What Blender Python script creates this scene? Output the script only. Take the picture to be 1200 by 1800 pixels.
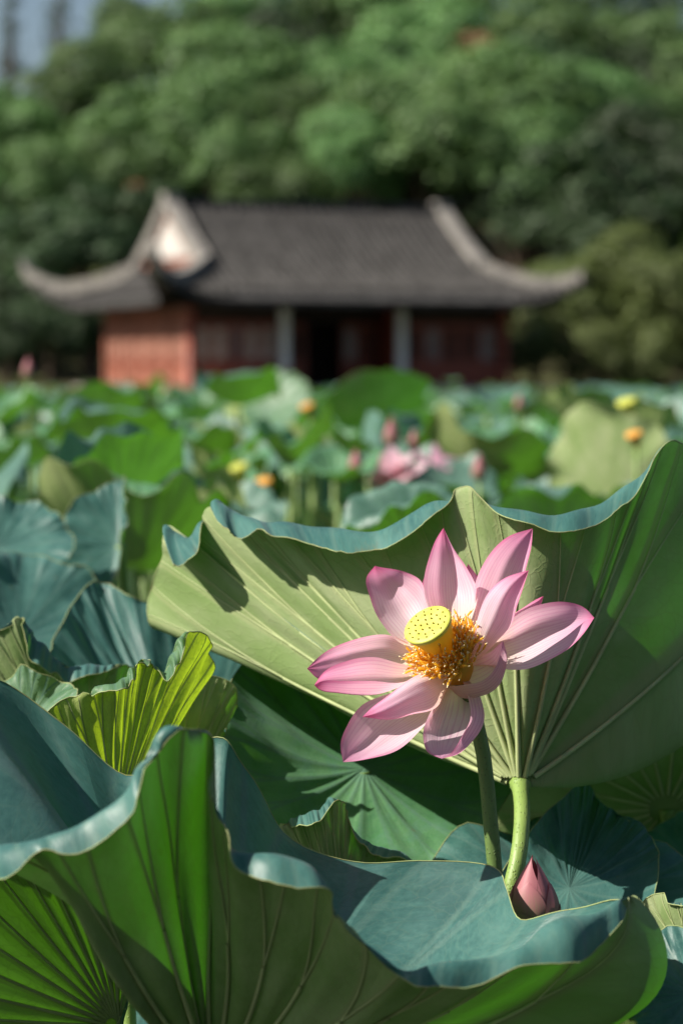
import bpy, math, random
import numpy as np
from mathutils import Vector, Matrix

for o in list(bpy.data.objects):
    bpy.data.objects.remove(o, do_unlink=True)
scene = bpy.context.scene
COL = scene.collection
rng = np.random.default_rng(7)
random.seed(7)

# ------------------------------------------------------------------ camera
CAM_Z = 1.55
PITCH = math.radians(3.5)
FPX = 4250.0            # focal length in pixels of a 1200 x 1800 picture
FOCUS = 1.86
cam = bpy.data.cameras.new('camera')
cam_o = bpy.data.objects.new('camera', cam)
COL.objects.link(cam_o)
cam_o.location = (0, 0, CAM_Z)
cam_o.rotation_euler = (math.pi / 2 - PITCH, 0, 0)
cam.sensor_fit = 'VERTICAL'
cam.sensor_height = 36
cam.sensor_width = 24
cam.lens = 85
cam.clip_start = 0.05
cam.clip_end = 2000
cam.dof.use_dof = True
cam.dof.focus_distance = FOCUS
cam.dof.aperture_fstop = 6.0
scene.camera = cam_o

# ------------------------------------------------------------------ world, sun, exposure
SUN_EL = math.radians(42)
SUN_AZ = math.radians(13)     # from the left, this far towards the camera
S = Vector((-math.cos(SUN_AZ) * math.cos(SUN_EL), -math.sin(SUN_AZ) * math.cos(SUN_EL), math.sin(SUN_EL)))
world = bpy.data.worlds.new('World')
scene.world = world
world.use_nodes = True
wn = world.node_tree
wn.nodes.clear()
sky = wn.nodes.new('ShaderNodeTexSky')
sky.sky_type = 'NISHITA'
sky.sun_disc = False
sky.sun_elevation = SUN_EL
sky.sun_rotation = math.atan2(S.x, S.y)
sky.dust_density = 1.5
bg = wn.nodes.new('ShaderNodeBackground')
bg.inputs['Strength'].default_value = 0.054
wo = wn.nodes.new('ShaderNodeOutputWorld')
wn.links.new(sky.outputs[0], bg.inputs[0])
wn.links.new(bg.outputs[0], wo.inputs[0])

sun = bpy.data.lights.new('sun', 'SUN')
sun.energy = 5.0
sun.angle = math.radians(0.53)
sun.color = (1.0, 0.93, 0.82)
sun_o = bpy.data.objects.new('sun', sun)
COL.objects.link(sun_o)
sun_o.location = (-20, -10, 30)
sun_o.rotation_euler = S.to_track_quat('Z', 'Y').to_euler()

vs = scene.view_settings
vs.view_transform = 'Standard'
vs.look = 'None'
vs.gamma = 1
vs.use_curve_mapping = False
vs.exposure = 0.76
scene.cycles.max_bounces = 10
scene.cycles.transmission_bounces = 6
scene.cycles.diffuse_bounces = 4
scene.cycles.transparent_max_bounces = 6


# ------------------------------------------------------------------ helpers
CP, SP = math.cos(PITCH), math.sin(PITCH)


def at(px, py, d):
    """pixel of the 1200x1800 picture at a depth in metres -> point in the world"""
    x = (px - 600.0) / FPX * d
    u = -(py - 900.0) / FPX * d
    return np.array([x, d * CP + u * SP, CAM_Z - d * SP + u * CP])


def tag(o, label=None, cat=None, group=None, kind=None):
    if label:
        o['label'] = label
    if cat:
        o['category'] = cat
    if group:
        o['group'] = group
    if kind:
        o['kind'] = kind
    return o


def empty(name, loc, rz=0.0):
    o = bpy.data.objects.new(name, None)
    o.empty_display_size = 0.05
    COL.objects.link(o)
    o.location = tuple(float(c) for c in loc)
    o.rotation_euler = (0, 0, rz)
    return o


def make_mesh(name, V, F, smooth=True, uv=None, mats=(), fmat=None):
    me = bpy.data.meshes.new(name)
    V = np.asarray(V, dtype=float)
    if isinstance(F, np.ndarray):
        F = F.tolist()
    me.from_pydata(V.tolist(), [], F)
    if smooth:
        me.polygons.foreach_set('use_smooth', np.ones(len(me.polygons), dtype=bool))
    if uv is not None:
        lay = me.uv_layers.new(name='UVMap')
        li = np.empty(len(me.loops), dtype=np.int32)
        me.loops.foreach_get('vertex_index', li)
        lay.data.foreach_set('uv', np.asarray(uv, dtype=np.float32)[li].ravel())
    for m in mats:
        me.materials.append(m)
    if fmat is not None:
        me.polygons.foreach_set('material_index', np.asarray(fmat, dtype=np.int32))
    me.update()
    return me


def link(name, me, parent=None):
    o = bpy.data.objects.new(name, me)
    COL.objects.link(o)
    if parent is not None:
        o.parent = parent
    return o


def part(name, V, F, mat, parent=None, base=None, smooth=True, uv=None, fmat=None):
    V = np.asarray(V, dtype=float)
    if base is not None:
        V = V - np.asarray(base)
    mats = mat if isinstance(mat, (list, tuple)) else [mat]
    return link(name, make_mesh(name, V, F, smooth, uv, mats, fmat), parent)


def grid_faces(nu, nv, closed_v=False):
    """nu rows of nv columns"""
    i = np.arange(nu - 1)[:, None]
    j = np.arange(nv if closed_v else nv - 1)[None, :]
    j2 = (j + 1) % nv
    a = i * nv + j
    b = i * nv + j2
    c = (i + 1) * nv + j2
    d = (i + 1) * nv + j
    return np.stack([a, b, c, d], -1).reshape(-1, 4)


def cr_open(P, n):
    """Catmull-Rom through P (m x k) sampled at n points, end tangents extrapolated"""
    P = np.asarray(P, dtype=float)
    if len(P) == 2:
        t = np.linspace(0, 1, n)[:, None]
        return P[0] * (1 - t) + P[1] * t
    seg = np.linalg.norm(np.diff(P[:, :3], axis=0), axis=1) + 1e-9
    k = np.concatenate([[0], np.cumsum(seg)])
    sl = np.diff(P, axis=0) / seg[:, None]
    m = np.empty_like(P)
    m[0], m[-1] = sl[0], sl[-1]
    m[1:-1] = (sl[:-1] * seg[1:, None] + sl[1:] * seg[:-1, None]) / (seg[1:] + seg[:-1])[:, None]
    t = np.linspace(0, k[-1], n)
    i = np.clip(np.searchsorted(k, t, side='right') - 1, 0, len(P) - 2)
    h = seg[i][:, None]
    f = ((t - k[i]) / seg[i])[:, None]
    h00, h10 = 2 * f ** 3 - 3 * f ** 2 + 1, f ** 3 - 2 * f ** 2 + f
    h01, h11 = -2 * f ** 3 + 3 * f ** 2, f ** 3 - f ** 2
    return h00 * P[i] + h10 * h * m[i] + h01 * P[i + 1] + h11 * h * m[i + 1]


def cr_closed(P, per):
    P = np.asarray(P, dtype=float)
    n = len(P)
    out = []
    f = (np.arange(per) / per)[:, None]
    for i in range(n):
        p0, p1, p2, p3 = P[i - 1], P[i], P[(i + 1) % n], P[(i + 2) % n]
        out.append(0.5 * (2 * p1 + (p2 - p0) * f + (2 * p0 - 5 * p1 + 4 * p2 - p3) * f ** 2 + (3 * p1 - p0 - 3 * p2 + p3) * f ** 3))
    return np.concatenate(out)


def tube(path, rad, sides=8, cap=True):
    """tube along a path; rad scalar or per point"""
    path = np.asarray(path, dtype=float)
    n = len(path)
    rad = np.broadcast_to(np.asarray(rad, dtype=float), (n,))
    T = np.gradient(path, axis=0)
    T /= np.linalg.norm(T, axis=1)[:, None] + 1e-12
    ref = np.array([0.13, 0.93, 0.33]) if abs(T[0][1]) < 0.8 else np.array([1.0, 0.1, 0.2])
    V = []
    u = np.cross(T[0], ref)
    u /= np.linalg.norm(u)
    a = np.arange(sides) * 2 * math.pi / sides
    for i in range(n):
        u = u - T[i] * np.dot(u, T[i])
        u /= np.linalg.norm(u)
        w = np.cross(T[i], u)
        V.append(path[i] + rad[i] * (np.cos(a)[:, None] * u + np.sin(a)[:, None] * w))
    V = np.concatenate(V)
    F = grid_faces(n, sides, True).tolist()
    if cap:
        F.append(list(range(sides))[::-1])
        F.append([(n - 1) * sides + k for k in range(sides)])
    return V, F


def box(x0, x1, y0, y1, z0, z1):
    V = [(x0, y0, z0), (x1, y0, z0), (x1, y1, z0), (x0, y1, z0), (x0, y0, z1), (x1, y0, z1), (x1, y1, z1), (x0, y1, z1)]
    F = [(0, 3, 2, 1), (4, 5, 6, 7), (0, 1, 5, 4), (1, 2, 6, 5), (2, 3, 7, 6), (3, 0, 4, 7)]
    return np.array(V, dtype=float), F


def lathe(prof, sides=24):
    """prof list of (r, z) around local Z"""
    a = np.arange(sides) * 2 * math.pi / sides
    V = np.concatenate([np.stack([r * np.cos(a), r * np.sin(a), np.full(sides, z)], -1) for r, z in prof])
    F = grid_faces(len(prof), sides, True).tolist()
    return V, F


def merge(parts):
    V, F, n = [], [], 0
    for v, f in parts:
        V.append(np.asarray(v, dtype=float))
        F += [[k + n for k in ff] for ff in (f.tolist() if isinstance(f, np.ndarray) else f)]
        n += len(v)
    return np.concatenate(V), F


def frame_from(normal, spin=0.0):
    n = Vector(normal).normalized()
    q = n.to_track_quat('Z', 'Y')
    return np.array((q.to_matrix() @ Matrix.Rotation(spin, 3, 'Z')))


def grid_normals(P):
    """P rows x cols x 3, closed in columns"""
    du = np.gradient(P, axis=0)
    dv = np.roll(P, -1, axis=1) - np.roll(P, 1, axis=1)
    N = np.cross(du, dv)
    N /= np.linalg.norm(N, axis=2)[:, :, None] + 1e-12
    return N


# ------------------------------------------------------------------ materials
def new_mat(name):
    m = bpy.data.materials.new(name)
    m.use_nodes = True
    m.node_tree.nodes.clear()
    return m, m.node_tree


class NT:
    def __init__(self, nt):
        self.nt = nt

    def node(self, t, **kw):
        n = self.nt.nodes.new(t)
        for k, v in kw.items():
            setattr(n, k, v)
        return n

    def put(self, sock, v):
        if isinstance(v, bpy.types.NodeSocket):
            self.nt.links.new(v, sock)
        else:
            sock.default_value = v

    def math(self, op, a, b=0.0, c=None, clamp=False):
        n = self.node('ShaderNodeMath', operation=op, use_clamp=clamp)
        self.put(n.inputs[0], a)
        self.put(n.inputs[1], b)
        if c is not None:
            self.put(n.inputs[2], c)
        return n.outputs[0]

    def smooth(self, v, lo, hi, a=0.0, b=1.0):
        n = self.node('ShaderNodeMapRange', interpolation_type='SMOOTHSTEP')
        self.put(n.inputs[0], v)
        self.put(n.inputs[1], lo)
        self.put(n.inputs[2], hi)
        self.put(n.inputs[3], a)
        self.put(n.inputs[4], b)
        return n.outputs[0]

    def mix(self, f, a, b, mode='MIX'):
        n = self.node('ShaderNodeMix', data_type='RGBA', blend_type=mode)
        self.put(n.inputs[0], f)
        self.put(n.inputs[6], a if isinstance(a, bpy.types.NodeSocket) else (*a[:3], 1))
        self.put(n.inputs[7], b if isinstance(b, bpy.types.NodeSocket) else (*b[:3], 1))
        return n.outputs[2]

    def noise(self, vec, scale, detail=3, rough=0.55):
        n = self.node('ShaderNodeTexNoise')
        if vec is not None:
            self.nt.links.new(vec, n.inputs['Vector'])
        n.inputs['Scale'].default_value = scale
        n.inputs['Detail'].default_value = detail
        n.inputs['Roughness'].default_value = rough
        return n.outputs[0]

    def principled(self, col, rough=0.6, spec=0.4, normal=None):
        p = self.node('ShaderNodeBsdfPrincipled')
        self.put(p.inputs['Base Color'], col if isinstance(col, bpy.types.NodeSocket) else (*col[:3], 1))
        self.put(p.inputs['Roughness'], rough)
        self.put(p.inputs['Specular IOR Level'], spec)
        if normal is not None:
            self.put(p.inputs['Normal'], normal)
        return p

    def translucent(self, col, normal=None):
        p = self.node('ShaderNodeBsdfTranslucent')
        self.put(p.inputs['Color'], col if isinstance(col, bpy.types.NodeSocket) else (*col[:3], 1))
        if normal is not None:
            self.put(p.inputs['Normal'], normal)
        return p

    def mixsh(self, f, a, b):
        n = self.node('ShaderNodeMixShader')
        self.put(n.inputs[0], f)
        self.nt.links.new(a.outputs[0], n.inputs[1])
        self.nt.links.new(b.outputs[0], n.inputs[2])
        return n

    def bump(self, h, strength, dist):
        n = self.node('ShaderNodeBump')
        n.inputs['Strength'].default_value = strength
        n.inputs['Distance'].default_value = dist
        self.put(n.inputs['Height'], h)
        return n.outputs[0]

    def out(self, sh):
        o = self.node('ShaderNodeOutputMaterial')
        self.nt.links.new(sh.outputs[0], o.inputs[0])


def simple_mat(name, col, rough=0.7, spec=0.3, var=0.25, scale=6.0, bump=0.0, col2=None, trans=None, tfac=0.3, coord='Object'):
    m, nt = new_mat(name)
    g = NT(nt)
    tc = g.node('ShaderNodeTexCoord')
    n = g.noise(tc.outputs[coord], scale, 4)
    c2 = col2 if col2 else tuple(c * (1 - var) for c in col)
    c1 = col if col2 else tuple(min(1, c * (1 + var)) for c in col)
    c = g.mix(g.smooth(n, 0.3, 0.7), c2, c1)
    nm = g.bump(n, bump, 0.01) if bump else None
    p = g.principled(c, rough, spec, nm)
    if trans:
        p = g.mixsh(tfac, p, g.translucent(trans))
    g.out(p)
    return m


def leaf_material(name, up_a, up_b, un_a, un_b, tr, nv=21, tfac_u=0.35, tfac_d=0.35, rough=0.42, rib=0.55):
    """two sided lotus blade: glaucous upper side, pale matt underside, light shining through"""
    m, nt = new_mat(name)
    g = NT(nt)
    uvn = g.node('ShaderNodeUVMap')
    mp = g.node('ShaderNodeVectorMath', operation='SUBTRACT')
    nt.links.new(uvn.outputs[0], mp.inputs[0])
    mp.inputs[1].default_value = (0.5, 0.5, 0)
    sc = g.node('ShaderNodeVectorMath', operation='SCALE')
    nt.links.new(mp.outputs[0], sc.inputs[0])
    sc.inputs[3].default_value = 2.0
    ln = g.node('ShaderNodeVectorMath', operation='LENGTH')
    nt.links.new(sc.outputs[0], ln.inputs[0])
    v = ln.outputs['Value']
    sx = g.node('ShaderNodeSeparateXYZ')
    nt.links.new(sc.outputs[0], sx.inputs[0])
    th = g.math('ARCTAN2', sx.outputs[1], sx.outputs[0])
    oi = g.node('ShaderNodeObjectInfo')
    wob = g.noise(sc.outputs[0], 3.0, 2)
    t = g.math('MULTIPLY_ADD', th, nv / (2 * math.pi), 40.0)
    t = g.math('ADD', t, g.math('MULTIPLY', g.math('SUBTRACT', wob, 0.5), g.math('MULTIPLY', v, 0.12)))
    fr = g.math('ABSOLUTE', g.math('SUBTRACT', g.math('FRACT', t), 0.5))
    k = g.math('MULTIPLY', v, 2 * math.pi / nv)
    d1 = g.math('MULTIPLY', fr, k)
    off = g.math('MULTIPLY', g.math('SUBTRACT', v, 0.55), 0.62)
    off = g.math('MAXIMUM', off, 0.0)
    d2 = g.math('MULTIPLY', g.math('ABSOLUTE', g.math('SUBTRACT', fr, off)), k)
    d = g.math('MINIMUM', d2, g.math('ADD', d1, g.math('MULTIPLY', g.math('GREATER_THAN', v, 0.6), 1.0)))
    vein = g.smooth(d, 0.004, 0.017, 1.0, 0.0)
    wide = g.smooth(d, 0.0, 0.07, 1.0, 0.0)
    vo = g.node('ShaderNodeTexVoronoi', feature='DISTANCE_TO_EDGE')
    wv = g.node('ShaderNodeVectorMath', operation='ADD')
    nzv = g.node('ShaderNodeTexNoise')
    nzv.inputs['Scale'].default_value = 9
    nt.links.new(sc.outputs[0], nzv.inputs['Vector'])
    s2 = g.node('ShaderNodeVectorMath', operation='SCALE')
    nt.links.new(nzv.outputs[1], s2.inputs[0])
    s2.inputs[3].default_value = 0.12
    nt.links.new(sc.outputs[0], wv.inputs[0])
    nt.links.new(s2.outputs[0], wv.inputs[1])
    nt.links.new(wv.outputs[0], vo.inputs['Vector'])
    vo.inputs['Scale'].default_value = 24
    net = g.smooth(vo.outputs['Distance'], 0.0, 0.09, 1.0, 0.0)
    blot = g.noise(sc.outputs[0], 2.6, 5, 0.6)
    fine = g.noise(sc.outputs[0], 60, 3, 0.6)
    spots = g.smooth(g.noise(sc.outputs[0], 24, 3, 0.7), 0.70, 0.76)
    rnd = oi.outputs['Random']
    # upper side
    cu = g.mix(g.smooth(g.math('ADD', blot, g.math('MULTIPLY', g.math('SUBTRACT', fine, 0.5), 0.35)), 0.32, 0.68), up_a, up_b)
    cu = g.mix(g.math('MULTIPLY', vein, 0.30), cu, (0.16, 0.29, 0.23))
    cu = g.mix(g.math('MULTIPLY', net, 0.10), cu, (0.20, 0.32, 0.20))
    cu = g.mix(g.math('MULTIPLY', spots, 0.18), cu, (0.16, 0.15, 0.06))
    # underside
    cd = g.mix(g.smooth(blot, 0.3, 0.7), un_a, un_b)
    cd = g.mix(g.math('MULTIPLY', vein, 0.35), cd, (0.46, 0.50, 0.25))
    cd = g.mix(g.math('MULTIPLY', net, 0.10), cd, (0.24, 0.30, 0.12))
    cd = g.mix(g.math('MULTIPLY', spots, 0.22), cd, (0.25, 0.20, 0.09))
    vs_ = g.node('ShaderNodeTexVoronoi', feature='F1')
    nt.links.new(wv.outputs[0], vs_.inputs['Vector'])
    vs_.inputs['Scale'].default_value = 7.5
    sepc = g.node('ShaderNodeSeparateColor')
    nt.links.new(vs_.outputs['Color'], sepc.inputs[0])
    size = g.math('MULTIPLY', g.math('MAXIMUM', g.math('SUBTRACT', sepc.outputs[0], 0.72), 0.0), 0.55)
    scar = g.math('MULTIPLY', g.smooth(g.math('SUBTRACT', vs_.outputs['Distance'], size), -0.012, 0.012, 1.0, 0.0), g.math('GREATER_THAN', sepc.outputs[0], 0.74))
    cu = g.mix(g.math('MULTIPLY', scar, 0.55), cu, (0.17, 0.13, 0.055))
    cd = g.mix(g.math('MULTIPLY', scar, 0.50), cd, (0.24, 0.19, 0.08))
    mot = g.noise(sc.outputs[0], 7.5, 6, 0.65)
    cu = g.mix(g.smooth(mot, 0.42, 0.72, 0.0, 0.38), cu, (0.125, 0.27, 0.235))
    cu = g.mix(g.smooth(mot, 0.50, 0.28, 0.0, 0.30), cu, (0.022, 0.095, 0.080))
    brown = g.math('MULTIPLY', g.smooth(g.math('ADD', v, g.math('MULTIPLY', g.math('SUBTRACT', g.noise(sc.outputs[0], 11, 4, 0.65), 0.5), 0.16)), 1.005, 1.04), 0.7)
    cu = g.mix(brown, cu, (0.20, 0.16, 0.07))
    cd = g.mix(brown, cd, (0.26, 0.20, 0.09))
    # shine-through: veins and net block some of it
    ct = g.mix(g.smooth(blot, 0.25, 0.75), tuple(c * 0.75 for c in tr), tr)
    ct = g.mix(g.math('MULTIPLY', vein, 0.75), ct, (0.02, 0.05, 0.004))
    ct = g.mix(g.math('MULTIPLY', net, 0.40), ct, (0.04, 0.11, 0.006))
    hu = g.math('ADD', g.math('MULTIPLY', wide, -0.55), g.math('MULTIPLY', fine, 0.10))
    hu = g.math('ADD', hu, g.math('MULTIPLY', net, -0.012))
    bu = g.bump(hu, rib, 0.004)
    hd = g.math('ADD', g.math('MULTIPLY', wide, 0.45), g.math('MULTIPLY', net, 0.07))
    hd = g.math('ADD', hd, g.math('MULTIPLY', fine, 0.1))
    bd = g.bump(g.math('MULTIPLY', hd, -1.0), 0.5, 0.004)
    upp = g.principled(cu, g.smooth(blot, 0.2, 0.8, rough - 0.06, rough + 0.12), 0.5, bu)
    upp.inputs['Sheen Weight'].default_value = 0.12
    upp.inputs['Sheen Roughness'].default_value = 0.5
    upp.inputs['Sheen Tint'].default_value = (0.75, 0.9, 1.0, 1)
    up = g.mixsh(tfac_u, upp, g.translucent(ct))
    dn = g.mixsh(tfac_d, g.principled(cd, 0.7, 0.12, bd), g.translucent(ct))
    geo = g.node('ShaderNodeNewGeometry')
    fin = g.mixsh(geo.outputs['Backfacing'], up, dn)
    g.out(fin)
    return m


UPA, UPB = (0.036, 0.128, 0.122), (0.074, 0.215, 0.190)
UNA, UNB = (0.245, 0.355, 0.125), (0.42, 0.48, 0.265)
TR = (0.042, 0.19, 0.004)
M_LEAF = leaf_material('lotus_blade', UPA, UPB, UNA, UNB, TR)
M_LEAF_Y = leaf_material('lotus_blade_young', (0.11, 0.24, 0.12), (0.17, 0.31, 0.17), (0.30, 0.38, 0.12), (0.40, 0.46, 0.17), (0.40, 0.58, 0.015), tfac_d=0.5, tfac_u=0.5)
M_LEAF_P = leaf_material('lotus_blade_fresh', (0.08, 0.24, 0.09), (0.14, 0.32, 0.14), (0.30, 0.40, 0.14), (0.42, 0.49, 0.22), (0.085, 0.27, 0.008))
M_LEAF_F = leaf_material('lotus_blade_field', (0.075, 0.175, 0.135), (0.15, 0.28, 0.22), (0.30, 0.40, 0.14), (0.42, 0.49, 0.22), (0.10, 0.34, 0.01), rib=0.2)


def stem_material(name, a, b):
    m, nt = new_mat(name)
    g = NT(nt)
    tc = g.node('ShaderNodeTexCoord')
    mp = g.node('ShaderNodeMapping')
    mp.inputs['Scale'].default_value = (1, 1, 0.12)
    nt.links.new(tc.outputs['Object'], mp.inputs[0])
    st = g.noise(mp.outputs[0], 700, 3)
    bl = g.noise(tc.outputs['Object'], 18, 4)
    vo = g.node('ShaderNodeTexVoronoi')
    vo.inputs['Scale'].default_value = 330
    nt.links.new(tc.outputs['Object'], vo.inputs['Vector'])
    dot = g.smooth(vo.outputs['Distance'], 0.12, 0.3, 1, 0)
    c = g.mix(g.smooth(bl, 0.3, 0.7), a, b)
    c = g.mix(g.math('MULTIPLY', st, 0.3), c, tuple(x * 0.6 for x in a))
    c = g.mix(g.math('MULTIPLY', dot, 0.45), c, (0.05, 0.06, 0.02))
    nm = g.bump(g.math('ADD', g.math('MULTIPLY', st, 0.4), dot), 0.5, 0.0012)
    p = g.principled(c, 0.45, 0.4, nm)
    p.inputs['Subsurface Weight'].default_value = 0.15
    p.inputs['Subsurface Radius'].default_value = (0.004, 0.006, 0.002)
    g.out(p)
    return m


M_STEM = stem_material('lotus_stem', (0.16, 0.26, 0.055), (0.24, 0.35, 0.09))
M_STEM_D = stem_material('flower_stem', (0.10, 0.17, 0.045), (0.15, 0.23, 0.07))
M_VEIN = simple_mat('leaf_vein', (0.38, 0.44, 0.21), 0.5, 0.3, 0.15, 30)
M_EDGE = simple_mat('leaf_edge', (0.30, 0.38, 0.16), 0.55, 0.3, 0.3, 60, col2=(0.22, 0.22, 0.09))


# ------------------------------------------------------------------ setting
def ground_sheets():
    M_W, nt = new_mat('pond_water')
    g = NT(nt)
    tc = g.node('ShaderNodeTexCoord')
    n = g.noise(tc.outputs['Object'], 5, 3)
    p = g.principled((0.012, 0.018, 0.010), 0.06, 0.5, g.bump(n, 0.15, 0.02))
    g.out(p)
    V = [(-90, -13, 0), (90, -13, 0), (90, 66, 0), (-90, 66, 0)]
    tag(part('pond_water', V, [(0, 1, 2, 3)], M_W, smooth=False), kind='structure')
    # bank: stone edge and ground rising to the wooded hill, one sheet to the horizon
    M_G = simple_mat('bank_ground', (0.07, 0.085, 0.03), 0.95, 0.1, scale=0.6, col2=(0.05, 0.04, 0.025), bump=0.4)
    xs = np.linspace(-260, 260, 60)
    ys = np.concatenate([[65.0, 65.05], np.linspace(66, 78, 8), np.linspace(82, 150, 24), np.linspace(170, 900, 12)])

    def hz(x, y):
        z = 0.55 + 0.02 * (y - 65)
        k = np.clip((y - 82) / 60, 0, 1)
        z = z + 12.0 * k * k * (3 - 2 * k) * (1.0 - 0.25 * np.exp(-((x + 22) / 12) ** 2))
        return z + 0.25 * np.sin(x * 0.31 + y * 0.2) * np.clip((y - 66) / 20, 0, 1)
    P = np.array([[(x, y, -1.0 if y < 65.02 else hz(x, y)) for x in xs] for y in ys])
    tag(part('bank_ground', P.reshape(-1, 3), grid_faces(len(ys), len(xs)), M_G), kind='structure')
    ys2 = np.array([-12.6, -12.65, -14, -20, -40, -120, -400])
    P = np.array([[(x, y, -1.0 if y > -12.62 else 0.5 + 0.02 * (-12 - y)) for x in xs] for y in ys2])
    tag(part('near_bank_ground', P.reshape(-1, 3), grid_faces(len(ys2), len(xs))[:, ::-1], M_G), kind='structure')
    # dressed stones of the bank edge
    M_S = simple_mat('bank_stone', (0.30, 0.28, 0.24), 0.9, 0.2, 0.35, 3, bump=0.5)
    edge = tag(empty('bank_edge', (0, 64.9, 0)), kind='structure')
    r = random.Random(3)
    x = -13.0
    while x < 15:
        w = r.uniform(0.7, 1.5)
        v, f = box(x + 0.015, x + w - 0.015, -0.3 - r.uniform(0, .05), 0.35, -0.6, 0.56 + r.uniform(-.03, .06))
        part('stone', v, f, M_S, edge, smooth=False)
        x += w
    return hz


hill_z = ground_sheets()


# ------------------------------------------------------------------ pavilion
def pavilion():
    YAW = math.radians(25)
    org = at(335, 690, 70.0)
    Z0 = float(org[2])
    root = empty('pavilion', (org[0], org[1], Z0), YAW)
    tag(root, 'red timber pavilion with upswept grey tiled hip-and-gable roof across the pond', 'pavilion')
    W, D = 10.3, 7.1
    ym = D / 2
    ze, zr = 3.40 - Z0, 6.35 - Z0
    XG0, XGR = 0.75, 0.35
    OV = 1.85
    OVX = 1.1
    VG = 0.52
    m_tile = simple_mat('roof_tile', (0.075, 0.072, 0.070), 0.85, 0.15, scale=2.5, col2=(0.030, 0.029, 0.028), bump=0.3)
    m_ridge = simple_mat('ridge_tile', (0.30, 0.28, 0.25), 0.85, 0.2, scale=3, col2=(0.17, 0.16, 0.15), bump=0.4)
    m_red = simple_mat('red_lacquer', (0.26, 0.055, 0.03), 0.55, 0.4, scale=4, col2=(0.17, 0.04, 0.025))
    m_wood = simple_mat('red_wood_panel', (0.31, 0.115, 0.075), 0.7, 0.25, scale=1.6, col2=(0.19, 0.075, 0.05))
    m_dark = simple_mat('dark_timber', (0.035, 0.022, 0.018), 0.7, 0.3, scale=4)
    m_pale = simple_mat('pale_paper', (0.60, 0.56, 0.50), 0.7, 0.3, 0.2, 3)
    m_white = simple_mat('white_plaster', (0.82, 0.81, 0.78), 0.85, 0.2, 0.1, 3)
    m_gable = simple_mat('gable_plaster', (0.50, 0.47, 0.44), 0.85, 0.2, 0.15, 2)
    m_shutter = simple_mat('window_shutter', (0.30, 0.15, 0.11), 0.7, 0.3, 0.25, 2)
    m_glass = simple_mat('window_glass', (0.16, 0.17, 0.19), 0.15, 0.6, 0.3, 2)
    m_stone = simple_mat('plinth_stone', (0.40, 0.37, 0.33), 0.9, 0.2, 0.2, 3, bump=0.4)
    half = (W + 2 * OV) / 2
    xm = W / 2

    def prof(v):
        k = 1 - v
        return ze + (zr - ze) * (0.70 * k ** 1.7 + 0.30 * k)

    def up(t):
        a = np.clip((np.abs(t) - 0.62) / 0.38, 0, 1)
        return a ** 2.2

    def front(x, v, side=1):
        u = up((x - xm) / half)
        y = ym - v * (ym + OV) - 0.2 * u * v ** 3
        z = prof(v) + 0.80 * u * v ** 4
        if side < 0:
            y = D - y
        return np.array([x, y, z])

    def skirt(y, v, left=True):
        s = (v - VG) / (1 - VG)
        xg = XG0 if left else XGR
        u = up((y - ym) / (ym + OV))
        x = xg - s * (xg + OVX) - (OV - OVX + 0.2) * u * v ** 3
        z = prof(v) + 0.80 * u * v ** 4
        if not left:
            x = W - x
        return np.array([x, y, z])

    def hip_v(x):
        if x < XG0:
            return VG + (1 - VG) * (XG0 - x) / (XG0 + OV)
        if x > W - XGR:
            return VG + (1 - VG) * (x - (W - XGR)) / (XGR + OV)
        return 0.0

    roof_parts = []
    NX, NV = 64, 14
    for side in (1, -1):
        xs = np.linspace(-OV, W + OV, NX)
        P = []
        for x in xs:
            v0 = hip_v(x)
            P.append([front(x, v0 + (1 - v0) * t, side) for t in np.linspace(0, 1, NV)])
        roof_parts.append((np.array(P).reshape(-1, 3), grid_faces(NX, NV)))
        P2 = np.array(P)[:, -1]
        rim = np.stack([P2, P2 - [0, 0, 0.16]], 1)
        roof_parts.append((rim.reshape(-1, 3), grid_faces(NX, 2)))
    for left in (True, False):
        vs_ = np.linspace(VG, 1, 10)
        P = []
        for v in vs_:
            yf = ym - v * (ym + OV)
            P.append([skirt(yf + (D - 2 * yf) * t, v, left) for t in np.linspace(0, 1, 30)])
        roof_parts.append((np.array(P).reshape(-1, 3), grid_faces(10, 30)))
        P2 = np.array(P)[-1]
        rim = np.stack([P2, P2 - [0, 0, 0.16]], 1)
        roof_parts.append((rim.reshape(-1, 3), grid_faces(30, 2)))
    V, F = merge(roof_parts)
    roof = part('roof', V, F, m_tile, root)
    # rows of round tiles, one mesh for each row
    for x in np.arange(-OV + 0.12, W + OV, 0.30):
        v0 = hip_v(x)
        path = [front(x, v0 + (1.0 - v0) * t) + np.array([0, 0, 0.03]) for t in np.linspace(0.0 if v0 else 0.02, 1.005, 12)]
        v, f = tube(path, 0.105, 6)
        part('tile_row', v, f, m_tile, roof)
    for y in np.arange(-OV + 0.12, D + OV, 0.30):
        yy = abs(y - ym)
        v0 = max(VG, yy / (ym + OV))
        if v0 > 0.97:
            continue
        path = [skirt(y, v0 + (1.005 - v0) * t) + np.array([0, 0, 0.03]) for t in np.linspace(0, 1, 8)]
        v, f = tube(path, 0.105, 6)
        part('tile_row', v, f, m_tile, roof)

    def band(path, w, h, nrm):
        path = np.asarray(path)
        nrm = np.asarray(nrm, dtype=float)
        if nrm.ndim == 1:
            nrm = np.repeat(nrm[None], len(path), 0)
        up_ = np.array([0, 0, 1.0])
        V = np.concatenate([np.stack([p - n * w / 2 - up_ * 0.05, p + n * w / 2 - up_ * 0.05, p + n * w / 2 + up_ * h, p - n * w / 2 + up_ * h]) for p, n in zip(path, nrm)])
        F = grid_faces(len(path), 4, True).tolist() + [[0, 1, 2, 3], [4 * len(path) - 4 + k for k in (3, 2, 1, 0)]]
        return V, F
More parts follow.
